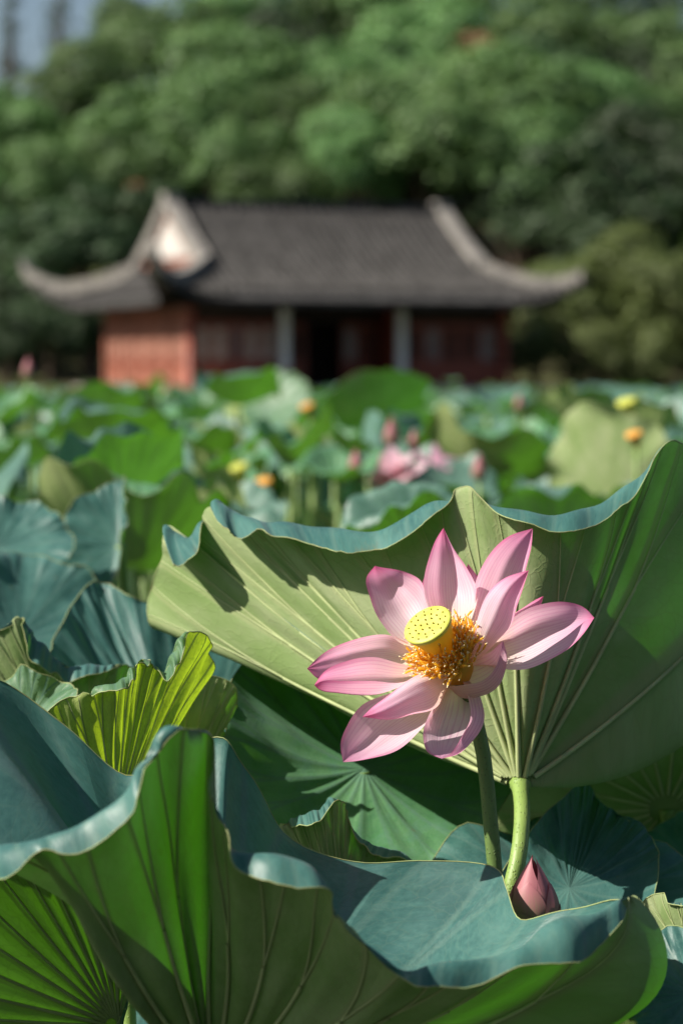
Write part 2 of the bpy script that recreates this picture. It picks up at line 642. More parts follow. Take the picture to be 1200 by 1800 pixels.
    v, f = band([front(x, 0.0) for x in np.linspace(XG0 - 0.2, W - XGR + 0.2, 16)], 0.3, 0.22, (0, 1, 0))
    part('ridge', v, f, m_tile, roof, smooth=False)
    for gx, s, xg in ((XG0, -1, XG0), (W - XGR, 1, XGR)):
        for side in (1, -1):
            path = [front(gx, v_, side) for v_ in np.linspace(0, VG, 10)]
            v, f = band(path, 0.42, 0.34, (1, 0, 0))
            part('gable_ridge', v, f, m_ridge, roof, smooth=False)
            xs = np.linspace(gx, gx + s * (xg + OV), 16)
            path = [front(x, hip_v(x) if abs(x - gx) > 1e-6 else VG, side) for x in xs]
            path = np.array(path)
            ext = path[-1] + (path[-1] - path[-2]) * 1.1 + np.array([0, 0, 0.22])
            path = np.vstack([path, ext])
            n = np.array([0.7, 0.7 * (1 if s * side < 0 else -1) * -1, 0])
            v, f = band(path, 0.34, 0.36, n / np.linalg.norm(n))
            part('hip_ridge', v, f, m_ridge, roof, smooth=False)
        # ridge end block and gable triangle
        v, f = box(gx - 0.22, gx + 0.22, ym - 0.25, ym + 0.25, zr - 0.05, zr + 0.36)
        part('ridge_end', v, f, m_ridge, roof, smooth=False)
        ring = [front(gx, v_, 1) for v_ in np.linspace(0.03, VG, 8)][::-1] + [front(gx, v_, -1) for v_ in np.linspace(0.03, VG, 8)]
        ring = np.array(ring)
        ring[:, 0] = gx + s * 0.0
        lo = ring.copy()
        n = len(ring)
        top = ring + np.array([s * 0.03, 0, 0])
        part('gable_board', np.vstack([top, lo]), [list(range(n))] + [[k, (k + 1) % n, n + (k + 1) % n, n + k] for k in range(n)], m_wood, roof, smooth=False)
        c = ring.mean(0)
        inner = c + (ring - c) * np.array([1, 0.62, 0.62])
        inner[:, 0] = gx + s * 0.07
        part('gable_plaster', np.vstack([inner, inner - np.array([s * 0.05, 0, 0])]), [list(range(n))] + [[k, (k + 1) % n, n + (k + 1) % n, n + k] for k in range(n)], m_gable, roof, smooth=False)
    # eave ceiling and beams
    v, f = box(-OVX + 0.35, W + OVX - 0.35, -OV + 0.4, D + OV - 0.4, ze - 0.20, ze - 0.12)
    part('eave_soffit', v, f, m_dark, root, smooth=False)
    # plinth
    v, f = box(-0.9, W + 0.9, -1.6, D + 0.9, -0.5, 0.12)
    part('plinth', v, f, m_stone, root, smooth=False)
    # columns of the front
    for x in (0.0, 2.96, 6.8, W):
        pale = x in (2.96, 6.8)
        vv, ff = lathe([(0.24, 0.12), (0.25, 0.2), (0.20, 0.3), (0.155, 0.32), (0.15, ze - 0.2)], 14)
        c = part('column', vv + np.array([x, -0.02, 0]), ff, m_red if not pale else m_white, root)
    # walls: core boxes, one for each wall
    H = ze - 0.18
    v, f = box(0.16, W - 0.1, D - 0.2, D, 0.12, H)
    part('wall', v, f, m_wood, root, smooth=False)
    v, f = box(W - 0.16, W + 0.02, 0.18, D - 0.2, 0.12, H)
    part('wall', v, f, m_wood, root, smooth=False)
    v, f = box(-0.02, 0.16, 0.18, D, 0.12, H)
    lw = part('wall', v, f, m_wood, root, smooth=False)
    # left wall: posts, panels with lattice windows
    for y in np.linspace(0.25, D - 0.1, 6):
        vv, ff = box(-0.12, -0.024, y - 0.11, y + 0.11, 0.12, H)
        part('post', vv, ff, m_wood, lw, smooth=False)
    ys = np.linspace(0.25, D - 0.1, 6)
    for a, b in zip(ys[:-1], ys[1:]):
        vv, ff = box(-0.055, -0.024, a + 0.25, b - 0.25, 0.95, H - 0.55)
        w = part('window', vv, ff, m_shutter, lw, smooth=False)
        for k in np.linspace(a + 0.25, b - 0.25, 4)[1:-1]:
            vv, ff = box(-0.075, -0.057, k - 0.03, k + 0.03, 0.95, H - 0.55)
            part('mullion', vv, ff, m_wood, w, smooth=False)
        vv, ff = box(-0.078, -0.026, a + 0.16, b - 0.16, 0.80, 0.94)
        part('sill', vv, ff, m_red, w, smooth=False)
    # front bays
    def bay(x0, x1, y, leaves, mats, skip=()):
        vv, ff = box(x0, x1, y, y + 0.06, H - 0.42, H)
        part('lintel', vv, ff, m_dark, root, smooth=False)
        xs_ = np.linspace(x0, x1, leaves + 1)
        for i, (a, b) in enumerate(zip(xs_[:-1], xs_[1:])):
            if i in skip:
                continue
            vv, ff = box(a + 0.01, b - 0.01, y + 0.02, y + 0.08, 0.12, H - 0.43)
            dl = part('door_leaf', vv, ff, m_red, root, smooth=False)
            vv, ff = box(a + 0.12, b - 0.12, y - 0.005, y + 0.016, 0.95, H - 0.62)
            part('pane', vv, ff, mats[i % len(mats)], dl, smooth=False)
            for k in np.linspace(a + 0.12, b - 0.12, 4)[1:-1]:
                vv, ff = box(k - 0.015, k + 0.015, y - 0.03, y - 0.008, 0.95, H - 0.62)
                part('lattice_bar', vv, ff, m_red, dl, smooth=False)
    bay(0.2, 2.75, 0.12, 5, [m_pale, m_pale, m_glass])
    bay(7.0, W - 0.2, 0.12, 5, [m_dark, m_glass, m_dark])
    bay(3.15, 6.6, 1.35, 6, [m_glass, m_dark], skip=(2, 3))
    for x in (2.96, 6.8):
        vv, ff = box(x - 0.04, x + 0.04, 0.15, 1.4, 0.12, H)
        part('side_panel', vv, ff, m_red, root, smooth=False)
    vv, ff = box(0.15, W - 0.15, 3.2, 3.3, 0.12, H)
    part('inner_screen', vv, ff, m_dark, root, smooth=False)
    # low railing in the outer bays
    for x0, x1 in ((0.2, 2.8), (7.0, W - 0.2)):
        vv, ff = box(x0, x1, -1.2, -1.1, 0.55, 0.65)
        rl = part('railing', vv, ff, m_red, root, smooth=False)
        for k in np.linspace(x0 + 0.05, x1 - 0.05, 9):
            vv, ff = box(k - 0.03, k + 0.03, -1.18, -1.12, 0.12, 0.548)
            part('baluster', vv, ff, m_red, rl, smooth=False)
    vv, ff = box(7.4, 9.6, -1.95, -1.62, -0.4, 0.02)
    part('step', vv, ff, m_white, root, smooth=False)


pavilion()


# ------------------------------------------------------------------ trees
def foliage_mat(name, a, b, tr):
    m, nt = new_mat(name)
    g = NT(nt)
    oi = g.node('ShaderNodeObjectInfo')
    tc = g.node('ShaderNodeTexCoord')
    n = g.noise(tc.outputs['Object'], 0.9, 3)
    geo = g.node('ShaderNodeNewGeometry')
    f = g.math('ADD', g.math('MULTIPLY', n, 0.6), g.math('MULTIPLY', geo.outputs['Random Per Island'], 0.5))
    c = g.mix(g.smooth(f, 0.2, 0.9), a, b)
    hs = g.node('ShaderNodeHueSaturation')
    g.put(hs.inputs['Hue'], g.math('MULTIPLY_ADD', oi.outputs['Random'], 0.03, 0.485))
    g.put(hs.inputs['Value'], g.math('MULTIPLY_ADD', oi.outputs['Random'], 0.75, 0.55))
    g.put(hs.inputs['Color'], c)
    p = g.principled(hs.outputs[0], 0.55, 0.35)
    g.out(g.mixsh(0.16, p, g.translucent(tr)))
    return m


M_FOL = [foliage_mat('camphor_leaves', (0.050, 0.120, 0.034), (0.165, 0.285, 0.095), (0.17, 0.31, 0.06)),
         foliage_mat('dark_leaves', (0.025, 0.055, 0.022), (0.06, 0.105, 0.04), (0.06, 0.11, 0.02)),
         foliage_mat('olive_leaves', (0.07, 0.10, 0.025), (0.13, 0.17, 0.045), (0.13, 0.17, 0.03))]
M_RUST = simple_mat('rusty_leaves', (0.30, 0.16, 0.09), 0.7, 0.2, 0.3, 1)
M_BARK = simple_mat('bark', (0.10, 0.075, 0.055), 0.9, 0.2, 0.35, 3, bump=0.6)


def crown_mesh(seed, npuff, leaves, size, flat=0.8, rust=0, conifer=False):
    """unit crown: radius about 1, centre at the origin; many small leaves grouped in rounded clumps"""
    r = np.random.default_rng(seed)
    V, F, fm = [], [], []
    n = 0
    pts = []
    tries = 0
    while len(pts) < npuff and tries < 4000:
        tries += 1
        d = r.normal(size=3)
        d /= np.linalg.norm(d)
        if d[2] < -0.55:
            continue
        rad = r.uniform(0.55, 1.0) if len(pts) > npuff * 0.2 else r.uniform(0.1, 0.5)
        p = d * rad * np.array([1, 1, flat])
        if conifer:
            z = r.uniform(-1, 1)
            a = r.uniform(0, 6.28)
            q = (1 - z) * 0.28 * r.uniform(0.4, 1) + 0.04
            p = np.array([q * math.cos(a), q * math.sin(a), z * 1.6])
        if all(np.linalg.norm(p - q) > 0.36 for q, _ in pts) or conifer:
            pts.append((p, (r.uniform(0.42, 0.62) if r.random() < 0.4 else r.uniform(0.20, 0.36)) if not conifer else r.uniform(0.12, 0.2)))
    rusty = set(r.choice(len(pts), rust, replace=False).tolist()) if rust else set()
    for pi, (c, pr) in enumerate(pts):
        m = int(leaves * (pr / 0.3) ** 2)
        d = r.normal(size=(m, 3))
        d /= np.linalg.norm(d, axis=1)[:, None]
        d[:, 2] = np.where(d[:, 2] < -0.4, -d[:, 2], d[:, 2])
        pos = c + d * (pr * r.uniform(0.72, 1.08, size=(m, 1))) * np.array([1, 1, 0.8])
        nn = d * 1.0 + np.array([0, 0, 0.15]) + r.normal(size=(m, 3)) * 0.28
        nn /= np.linalg.norm(nn, axis=1)[:, None]
        t = np.cross(nn, r.normal(size=(m, 3)))
        t /= np.linalg.norm(t, axis=1)[:, None]
        b = np.cross(nn, t)
        s = size * r.uniform(0.6, 1.3, size=(m, 1))
        q = np.stack([pos - t * s, pos - b * s * 0.45 + nn * s * 0.1, pos + t * s, pos + b * s * 0.45 + nn * s * 0.1], 1)
        V.append(q.reshape(-1, 3))
        F.append(np.arange(m * 4).reshape(-1, 4) + n)
        fm.append(np.full(m, 1 if pi in rusty else 0))
        n += m * 4
    return np.concatenate(V), np.concatenate(F), np.concatenate(fm), [p for p, _ in pts]


CROWNS = []
for k in range(6):
    V, F, fm, pts = crown_mesh(100 + k, 34, 120, 0.056, 0.85, rust=0)
    CROWNS.append((make_mesh('crown', V, F, False, mats=[M_FOL[0], M_RUST], fmat=fm), pts))
V, F, fm, pts = crown_mesh(140, 34, 120, 0.056, 0.85, rust=2)
CROWNS.append((make_mesh('crown', V, F, False, mats=[M_FOL[0], M_RUST], fmat=fm), pts))
DARKC, OLIVE, CONE = [], [], []
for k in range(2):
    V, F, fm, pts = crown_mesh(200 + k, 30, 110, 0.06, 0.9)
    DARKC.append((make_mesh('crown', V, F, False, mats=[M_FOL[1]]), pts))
for k in range(2):
    V, F, fm, pts = crown_mesh(220 + k, 30, 110, 0.06, 0.85)
    OLIVE.append((make_mesh('crown', V, F, False, mats=[M_FOL[2]]), pts))
V, F, fm, pts = crown_mesh(240, 70, 40, 0.06, 1, conifer=True)
CONE.append((make_mesh('crown', V, F, False, mats=[M_FOL[1]]), pts))


def tree(name, label, cat, group, cr, px, py, d, rad, seed, squash=1.0):
    """crown centre at pixel/depth, crown radius in metres"""
    r = random.Random(seed)
    c = at(px, py, d)
    gz = float(hill_z(c[0], c[1])) - 0.25 if c[1] > 65.5 else -0.2
    root = empty(name, (c[0], c[1], gz))
    tag(root, label, cat, group)
    me, pts = cr
    h = float(c[2] - gz)
    co = link('crown', me, root)
    co.location = (0, 0, h)
    co.scale = (rad, rad, rad * squash)
    rz = r.uniform(0, 6.28)
    co.rotation_euler = (0, 0, rz)
    top = h - 0.1 * rad
    path = [(0, 0, 0), (0.1 * r.uniform(-1, 1), 0.1, top * 0.4), (0.25 * r.uniform(-1, 1), 0, top)]
    path = cr_open(path, 8)
    tr = max(0.05 * rad, 0.14)
    segs = [tube(path, np.linspace(tr * 1.6, tr * 0.6, 8), 7)]
    M = np.array(Matrix.Rotation(rz, 3, 'Z'))
    for p in pts[::4]:
        e = M @ (np.array(p) * np.array([rad, rad, rad * squash])) + np.array([0, 0, h])
        st = path[min(7, r.randint(4, 6))]
        lp = cr_open([st, (st + e) / 2 + np.array([0, 0, 0.1 * rad * r.uniform(-1, 1)]), e], 6)
        segs.append(tube(lp, np.linspace(tr * 0.5, tr * 0.12, 6), 5))
    V, F = merge(segs)
    part('trunk', V, F, M_BARK, root)
    return root


G_BACK = 'broadleaf trees on the hill behind the pavilion'
L_BACK = 'dense broadleaf tree at the foot of the hill beside the pavilion gables'
trees_main = [
    # px, py, depth, radius
    (30, 235, 98, 3.1), (150, 190, 100, 2.9), (70, 330, 92, 2.4), (210, 330, 93, 2.5), (300, 250, 95, 3.1),
    (300, 110, 112, 3.3), (430, 60, 116, 3.6), (430, 180, 102, 3.2), (400, 300, 92, 2.5), (520, 240, 97, 2.9),
    (560, 60, 114, 3.6), (660, 40, 116, 3.3), (640, 180, 102, 3.1), (620, 300, 91, 2.6), (760, 270, 92, 3.4),
    (760, 120, 106, 3.4), (850, 60, 115, 3.6), (880, 200, 98, 3.3), (980, 110, 108, 3.4), (930, 310, 90, 2.6),
    (1070, 90, 113, 2.9), (1080, 220, 100, 3.0), (1190, 140, 108, 3.3), (1180, 260, 100, 3.0), (500, 350, 90, 2.2),
    (1280, 200, 102, 3.4), (-70, 240, 100, 3.2), (-60, 380, 92, 2.6), (1000, 10, 125, 2.4), (230, 60, 122, 2.2),
]
for i, (px, py, d, rd) in enumerate(trees_main):
    rusty = i in (15, 3)
    cr = CROWNS[6] if rusty else CROWNS[i % 6]
    if py < 100:
        lab = 'broadleaf tree on the crest of the hill with its crown against the sky'
    elif py < 215:
        lab = 'dense rounded broadleaf tree halfway up the hill behind the pavilion'
    elif 330 < px < 800:
        lab = 'dense broadleaf tree rising directly behind the pavilion roof ridge'
    else:
        lab = L_BACK
    if i == 15:
        lab = 'broadleaf tree with a rusty brown clump in its crown above the roof ridge'
    elif i == 3:
        lab = 'broadleaf tree with a rusty brown clump above the white gable'
    tree('broadleaf_tree', lab, 'tree', G_BACK, cr, px, py, d, rd * (0.70 + 0.38 * ((i * 37) % 10) / 10), 300 + i, 0.8 + 0.3 * ((i * 53) % 10) / 10)
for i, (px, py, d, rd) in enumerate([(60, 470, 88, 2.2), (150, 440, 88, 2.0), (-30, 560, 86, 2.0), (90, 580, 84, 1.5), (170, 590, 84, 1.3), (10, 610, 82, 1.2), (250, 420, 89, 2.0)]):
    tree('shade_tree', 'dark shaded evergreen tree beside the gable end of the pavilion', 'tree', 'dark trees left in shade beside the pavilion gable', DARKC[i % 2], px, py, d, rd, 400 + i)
for i, (px, py, d, rd) in enumerate([(120, 270, 103, 2.6), (360, 215, 105, 2.8), (235, 240, 104, 2.3), (500, 160, 108, 2.9), (590, 240, 103, 2.6), (700, 215, 104, 2.8), (830, 330, 95, 2.2), (950, 210, 104, 3.0), (690, 340, 94, 2.0), (330, 350, 95, 2.0), (1030, 170, 110, 3.0), (1140, 200, 106, 2.8), (1130, 60, 118, 2.8), (480, 110, 114, 2.6)]):  # dark leaf colour stands in for the shaded gaps between lit crowns
    tree('shade_tree', 'tree in shade-dark leaf colour added between the light green crowns of the hill', 'tree', 'trees coloured dark for the shade between the light crowns', DARKC[i % 2], px, py, d, rd, 520 + i)
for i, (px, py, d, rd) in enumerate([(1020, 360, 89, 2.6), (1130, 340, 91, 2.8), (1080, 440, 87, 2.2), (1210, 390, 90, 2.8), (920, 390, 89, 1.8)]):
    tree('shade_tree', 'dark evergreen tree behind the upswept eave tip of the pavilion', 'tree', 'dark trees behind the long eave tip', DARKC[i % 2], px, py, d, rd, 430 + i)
for i, (px, py, d, rd) in enumerate([(1000, 560, 80, 1.9), (1110, 530, 79, 2.1), (1200, 560, 78, 2.0), (940, 630, 78, 1.2), (1050, 640, 77, 1.3), (1150, 650, 77, 1.2), (1290, 600, 78, 2.0)]):
    tree('waterside_shrub', 'olive green bushy waterside tree between the pavilion and the pond edge', 'shrub', 'olive bushes on the bank beside the pavilion', OLIVE[i % 2], px, py, d, rd, 460 + i)
for i, (px, py, d, rd) in enumerate([(-210, 260, 98, 3.2), (-340, 230, 100, 3.4), (-480, 280, 96, 3.3), (-620, 250, 99, 3.4), (-180, 470, 90, 2.6), (-320, 480, 88, 2.8), (-470, 500, 88, 2.8), (-620, 490, 90, 3.0), (-760, 330, 97, 3.4), (-900, 300, 98, 3.4),
                                     (1400, 230, 100, 3.2), (1530, 250, 98, 3.4), (1670, 240, 99, 3.3), (1810, 280, 97, 3.4), (1400, 470, 86, 2.8), (1540, 490, 86, 2.8), (1690, 480, 88, 3.0), (1830, 500, 88, 3.0), (-260, 120, 112, 3.2), (1480, 110, 112, 3.2)]):
    tree('broadleaf_tree', 'broadleaf tree of the wood that carries on along the far bank past the pavilion', 'tree', 'trees of the wood further along the far bank', CROWNS[i % 6], px, py, d, rd * 1.1, 560 + i)
for i, (px, py, d, rd) in enumerate([(105, 60, 128, 2.6), (20, 90, 126, 2.4), (190, 50, 130, 2.6), (-60, 80, 128, 2.8)]):
    tree('conifer', 'tall thin dark conifer standing against the pale sky', 'tree', 'conifers on the skyline', CONE[0], px, py, d, rd, 480 + i)


# unseen trees added behind the viewpoint to block light from the low sky
for i in range(12):
    a = math.radians(196 + i * 14)
    rr = 17 + 3 * (i % 3)
    x, y = rr * math.cos(a) * 1.35, rr * math.sin(a) - 1.0
    y = min(y, -13.6)
    rd = 2.6 + 0.5 * (i % 2)
    root = tag(empty('broadleaf_tree', (x, y, 0.35)), 'unseen broadleaf tree added behind the viewpoint to block low sky light', 'tree', 'unseen trees added to block low sky light')
    co = link('crown', CROWNS[i % 6][0], root)
    co.location = (0, 0, 3.9)
    co.scale = (rd * 1.15, rd, rd * 1.25)
    co.rotation_euler = (0, 0, i * 1.3)
    V, F = tube(cr_open(np.array([(0, 0, 0), (0.1, 0, 1.6), (0, 0.1, 4.2)]), 8), np.linspace(0.26, 0.1, 8), 8)
    part('trunk', V, F, M_BARK, root)


# ------------------------------------------------------------------ lotus leaves
def finish_leaf(name, label, P, uv, mat, C, group=None, up_hint=(0, 0, 1), veins=0, edge=True, stem_to=None, stem_r=0.0055, pucker=0.0, seed=0, stem_path=None, vein_r=0.0021, stem_mat=None, svals=None):
    """P: rows x cols x 3 (row 0 = centre, closed in columns)"""
    nr, nc, _ = P.shape
    N = grid_normals(P)
    if np.mean(N[2:].reshape(-1, 3) @ np.asarray(up_hint, dtype=float)) < 0:
        P = P[:, ::-1]
        uv = uv[:, ::-1]
        N = grid_normals(P)
    if np.mean(N[2:].reshape(-1, 3) @ np.asarray(up_hint, dtype=float)) < 0:
        N = -N
    th = np.arctan2(uv[..., 1] - 0.5, uv[..., 0] - 0.5)
    rr = np.hypot(uv[..., 0] - 0.5, uv[..., 1] - 0.5) * 2
    if pucker:
        r = np.random.default_rng(seed)
        ph = r.uniform(0, 6.28, 6)
        wob = 0.5 * np.sin(17 * th + ph[0] + 3 * rr) + 0.4 * np.sin(29 * th + ph[1] - 5 * rr) + 0.5 * np.sin(8 * th + 9 * rr + ph[2]) + 0.3 * np.sin(13 * th - 21 * rr + ph[3])
        wob = wob + 1.3 * np.sin(6 * th + ph[4] + 4 * rr) * np.clip(rr, 0, 1) + 0.9 * np.sin(11 * th - 7 * rr + ph[5])
        bul = -np.cos(21 * th) * 1.2 * np.clip(rr * 2, 0, 1) * np.clip(1.4 - rr, 0, 1)
        P = P + N * ((wob * np.clip(rr, 0, 1) ** 1.5 + bul) * pucker)[..., None]
    rj = np.random.default_rng(seed + 91)
    if pucker:
        nk = np.zeros(nc)
        for _ in range(7):
            c0 = rj.integers(nc)
            w0 = rj.uniform(1.2, 3.0)
            dd_ = (np.arange(nc) - c0 + nc // 2) % nc - nc // 2
            nk += rj.uniform(0.2, 0.8) * np.exp(-(dd_ / w0) ** 2)
        nz_ = rj.normal(size=nc)
        nk += 0.06 * (nz_ + np.roll(nz_, 1) + np.roll(nz_, 2) + np.roll(nz_, -1)) / 2
        for q, wgt in ((-1, 1.0), (-2, 0.5)):
            P[q] = P[q] + (P[-4] - P[q]) * (np.clip(nk, -0.12, 0.9) * wgt * 0.8)[:, None]
    b = np.array([C[0], C[1], 0.0]) if stem_path is None else np.array([stem_path[-1][0], stem_path[-1][1], 0.0])
    root = empty(name, (b[0], b[1], 0))
    tag(root, label, 'leaf', group)
    V = P.reshape(-1, 3)
    F = grid_faces(nr, nc, True)
    # outward winding so that the upper side is the front side
    nrm = np.cross(V[F[:, 1]] - V[F[:, 0]], V[F[:, 3]] - V[F[:, 0]])
    cn = N[:-1].reshape(-1, 3)
    if np.sum(nrm * cn) < 0:
        F = F[:, ::-1]
    blade = part('blade', V, F, mat, root, b, uv=uv.reshape(-1, 2))
    if veins:
        G = -N
        cols_per = nc / veins
        for k in range(veins):
            j0 = (k + 0.5) * cols_per

            def pt(i, jf):
                j = int(math.floor(jf)) % nc
                f = jf - math.floor(jf)
                p = P[i, j] * (1 - f) + P[i, (j + 1) % nc] * f
                n_ = G[i, j] * (1 - f) + G[i, (j + 1) % nc] * f
                return p, n_
            sv = svals if svals is not None else np.linspace(0, 1, nr)
            fork = max(3, int(np.searchsorted(sv, 0.55)))
            last = int(np.searchsorted(sv, 0.97))
            pieces = []
            path, rad = [], []
            for i in range(1, fork + 1):
                p, n_ = pt(i, j0)
                rd = vein_r * (1.25 - sv[i])
                path.append(p + n_ * rd * 1.15)
                rad.append(rd)
            pieces.append(tube(path, rad, 6, False))
            for sg in (-1, 1):
                path, rad = [], []
                for i in range(fork, min(last, nr - 1) + 1):
                    p, n_ = pt(i, j0 + sg * (sv[i] - sv[fork]) * 0.62 * cols_per)
                    rd = vein_r * max(0.18, (1.05 - sv[i]) * 0.95)
                    path.append(p + n_ * rd * 1.15)
                    rad.append(rd)
                if len(path) > 2:
                    pieces.append(tube(path, rad, 5, False))
            V2, F2 = merge(pieces)
            part('vein', V2, F2, M_VEIN, blade, b)
    if edge:
        loop = P[-1]
        V2, F2 = tube(np.vstack([loop, loop[:1]]), 0.0005, 5, False)
        part('rim', V2, F2, M_EDGE, blade, b)
    # stalk from under the centre to the mud below the water
    c0 = P[0].mean(0) - N[1].mean(0) / np.linalg.norm(N[1].mean(0)) * 0.004
    if stem_path is None:
        r = np.random.default_rng(seed + 5)
        dx, dy = r.uniform(-0.05, 0.05, 2)
        stem_path = [c0, c0 + np.array([0.1 * dx, 0.1 * dy, -0.06]), np.array([b[0] + dx * 0.3, b[1] + dy * 0.3, max(0.3, c0[2] * 0.5)]), np.array([b[0], b[1], -0.12])]
    sp = cr_open(np.array(stem_path), 400)
    ix = np.unique((np.linspace(0, 1, 40) ** 2 * 399).astype(int))
    sp = sp[ix]
    run = np.concatenate([[0], np.cumsum(np.linalg.norm(np.diff(sp, axis=0), axis=1))])
    rad = np.linspace(stem_r, stem_r * 1.15, len(sp)) * (1 + 0.4 * np.exp(-run / 0.005))
    rad = rad * (1 + 0.03 * np.sin(run * 55 + seed))
    V2, F2 = tube(sp, rad, 10)
    part('stem', V2, F2, stem_mat or M_STEM, root, b)
    return root


def ring_leaf(name, label, C, rim, mat, D=(0, -0.03, -0.02), per=6, nr=18, lip_rows=7, Mdef=0.55, **kw):
    """leaf from a centre and a rim of control points; a control = dict(p=(px,py,d), lip=(dx,dy,dd), m=(px,py,d))"""
    Cw = at(*C)
    R, Mx, L = [], [], []
    for c in rim:
        if not isinstance(c, dict):
            c = dict(p=c)
        p = at(*c['p'])
        R.append(p)
        if 'm' in c:
            Mx.append(at(*c['m']))
        else:
            Mx.append(Cw + (p - Cw) * Mdef + np.array(c.get('D', D)))
        l = c.get('lip', (0, 0, 0))
        q = at(c['p'][0] + l[0], c['p'][1] + l[1], c['p'][2] + l[2]) - p
        if np.linalg.norm(q) < 1e-6:
            q = (p - Mx[-1]) / np.linalg.norm(p - Mx[-1]) * 0.006
        L.append(q)
    R, Mx, L = cr_closed(R, per), cr_closed(Mx, per), cr_closed(L, per)
    rows, sv = [], []
    for s in np.linspace(0.0, 1, nr):
        ss = max(s, 0.001)
        rows.append((1 - ss) ** 2 * Cw + 2 * ss * (1 - ss) * Mx + ss ** 2 * R)
        sv.append(ss * 0.93)
    T = R - Mx
    T /= np.linalg.norm(T, axis=1)[:, None]
    ll = np.linalg.norm(L, axis=1)[:, None]
    for s in np.linspace(0, 1, lip_rows)[1:]:
        mid = R + T * ll * 0.45 + L * 0.15
        rows.append((1 - s) ** 2 * R + 2 * s * (1 - s) * mid + s ** 2 * (R + L))
        sv.append(0.93 + 0.07 * s)
    P = np.array(rows)
    sv = np.array(sv)
    nc = P.shape[1]
    th = np.arange(nc) / nc * 2 * math.pi
    uv = np.stack([0.5 + 0.5 * sv[:, None] * np.cos(th), 0.5 + 0.5 * sv[:, None] * np.sin(th)], -1)
    return finish_leaf(name, label, P, uv, mat, Cw, svals=sv, **kw)


def leaf_shape(seed, bowl=0.2, rip=0.08, fold=0.0, nr=14, nc=84, droop=0.0, lobes=(2, 3, 5, 7), edgec=0.05):
    """unit blade in its own frame: centre at origin, +Z upper side"""
    r = np.random.default_rng(seed)
    s = np.linspace(0, 1, nr)[:, None]
    s[0] = 0.001
    th = (np.arange(nc) / nc * 2 * math.pi)[None]
    ro = 1 + 0.05 * np.cos(2 * th + r.uniform(0, 6)) + 0.03 * np.cos(5 * th + r.uniform(0, 6))
    wave = np.zeros_like(th)
    for k in lobes:
        wave = wave + r.normal() / k ** 0.6 * np.cos(k * th + r.uniform(0, 6.28))
    z = bowl * s ** 1.6 + rip * wave * s ** 2.4
    fine = sum(r.normal() * np.cos(k * th + r.uniform(0, 6.28)) for k in (9, 12, 15))
    z = z + 0.022 * fine * s ** 4
    z = z - droop * np.clip(s - 0.72, 0, 1) ** 2 * 6 * (0.6 + 0.5 * np.cos(3 * th + r.uniform(0, 6)))
    x = s * ro * np.cos(th)
    y = s * ro * np.sin(th)
    # rim rolls outwards here and there
    roll = edgec * np.clip((s - 0.85) / 0.15, 0, 1) ** 2 * (0.5 + 0.8 * np.cos(4 * th + r.uniform(0, 6)) + 0.5 * np.cos(9 * th + r.uniform(0, 6)))
    z = z - roll
    if fold:
        a = r.uniform(0, 6.28)
        q = np.cos(a) * x + np.sin(a) * y
        z = z + fold * np.sqrt(q * q + 0.01)
        k = 1 - 0.35 * min(fold, 1)
        dx = q * (k - 1)
        x = x + np.cos(a) * dx
        y = y + np.sin(a) * dx
    P = np.stack([x, y, z], -1)
    uv = np.stack([0.5 + 0.5 * s * np.cos(th), 0.5 + 0.5 * s * np.sin(th)], -1)
    return P, uv


def shape_leaf(name, label, c, R, normal, seed, mat=None, spin=0.0, group=None, veins=0, edge=True, pucker=0.0012, sh=None, **kw):
    Cw = at(*c)
    P, uv = leaf_shape(seed, **(sh or {}))
    M = frame_from(normal, spin)
    P = (P.reshape(-1, 3) * R) @ M.T + Cw
    P = P.reshape(uv.shape[0], uv.shape[1], 3)
    return finish_leaf(name, label, P, uv, mat or M_LEAF, Cw, group=group, up_hint=normal, veins=veins, edge=edge, pucker=pucker, seed=seed, **kw)


# --- the big leaf behind the flower (we look at its underside)
def dL1(px):
    a = abs(px - 940) / 2200.0
    return 1.975 + 0.80 * (math.sqrt(a * a + 0.0006) - 0.0245)


def r1(px, py, lip=None, dd=0.0, m=None, D=None):
    c = dict(p=(px, py, dL1(px) + dd))
    if lip:
        c['lip'] = (lip[0], lip[1], lip[2] if len(lip) > 2 else -0.02)
    if m:
        c['m'] = m
    if D:
        c['D'] = D
    return c


near1 = [
    r1(1400, 1080, m=(1170, 1420, 2.04)), r1(1380, 930), r1(1290, 830), r1(1215, 795), r1(1172, 786), r1(1150, 797, (-6, 12, -0.022)), r1(1128, 828, (-8, 24, -0.032)),
    r1(1095, 864, (-4, 28, -0.032)), r1(1045, 902, (0, 26, -0.037)), r1(990, 916, (0, 24, -0.037)), r1(930, 912, (0, 10, -0.024)), r1(875, 900, (0, 4, -0.017)),
    r1(838, 872), r1(800, 876), r1(775, 889, (0, 8, -0.022)), r1(730, 915, (4, 24, -0.032)), r1(670, 940, (0, 26, -0.037)), r1(600, 942, (0, 30, -0.055)),
    r1(540, 935, (4, 22, -0.050)), r1(490, 926, (0, 14, -0.050)), r1(458, 922, (-2, 5, -0.050)), r1(425, 905, (-6, 40, -0.050)), r1(398, 893, (-2, 34, -0.050)), r1(374, 888, (0, 3, 0.000)),
    r1(354, 915, (3, 2, 0.000)), r1(346, 952, (0, 14, -0.050)), r1(320, 936, (-4, 55, -0.050)), r1(298, 924, (4, 66, -0.050)), r1(287, 960, (4, 6, 0.000)),
    r1(282, 1005), r1(264, 1050), r1(275, 1100, m=(690, 1290, 2.06)), r1(310, 1098, dd=.03, m=(700, 1285, 2.08)),
]
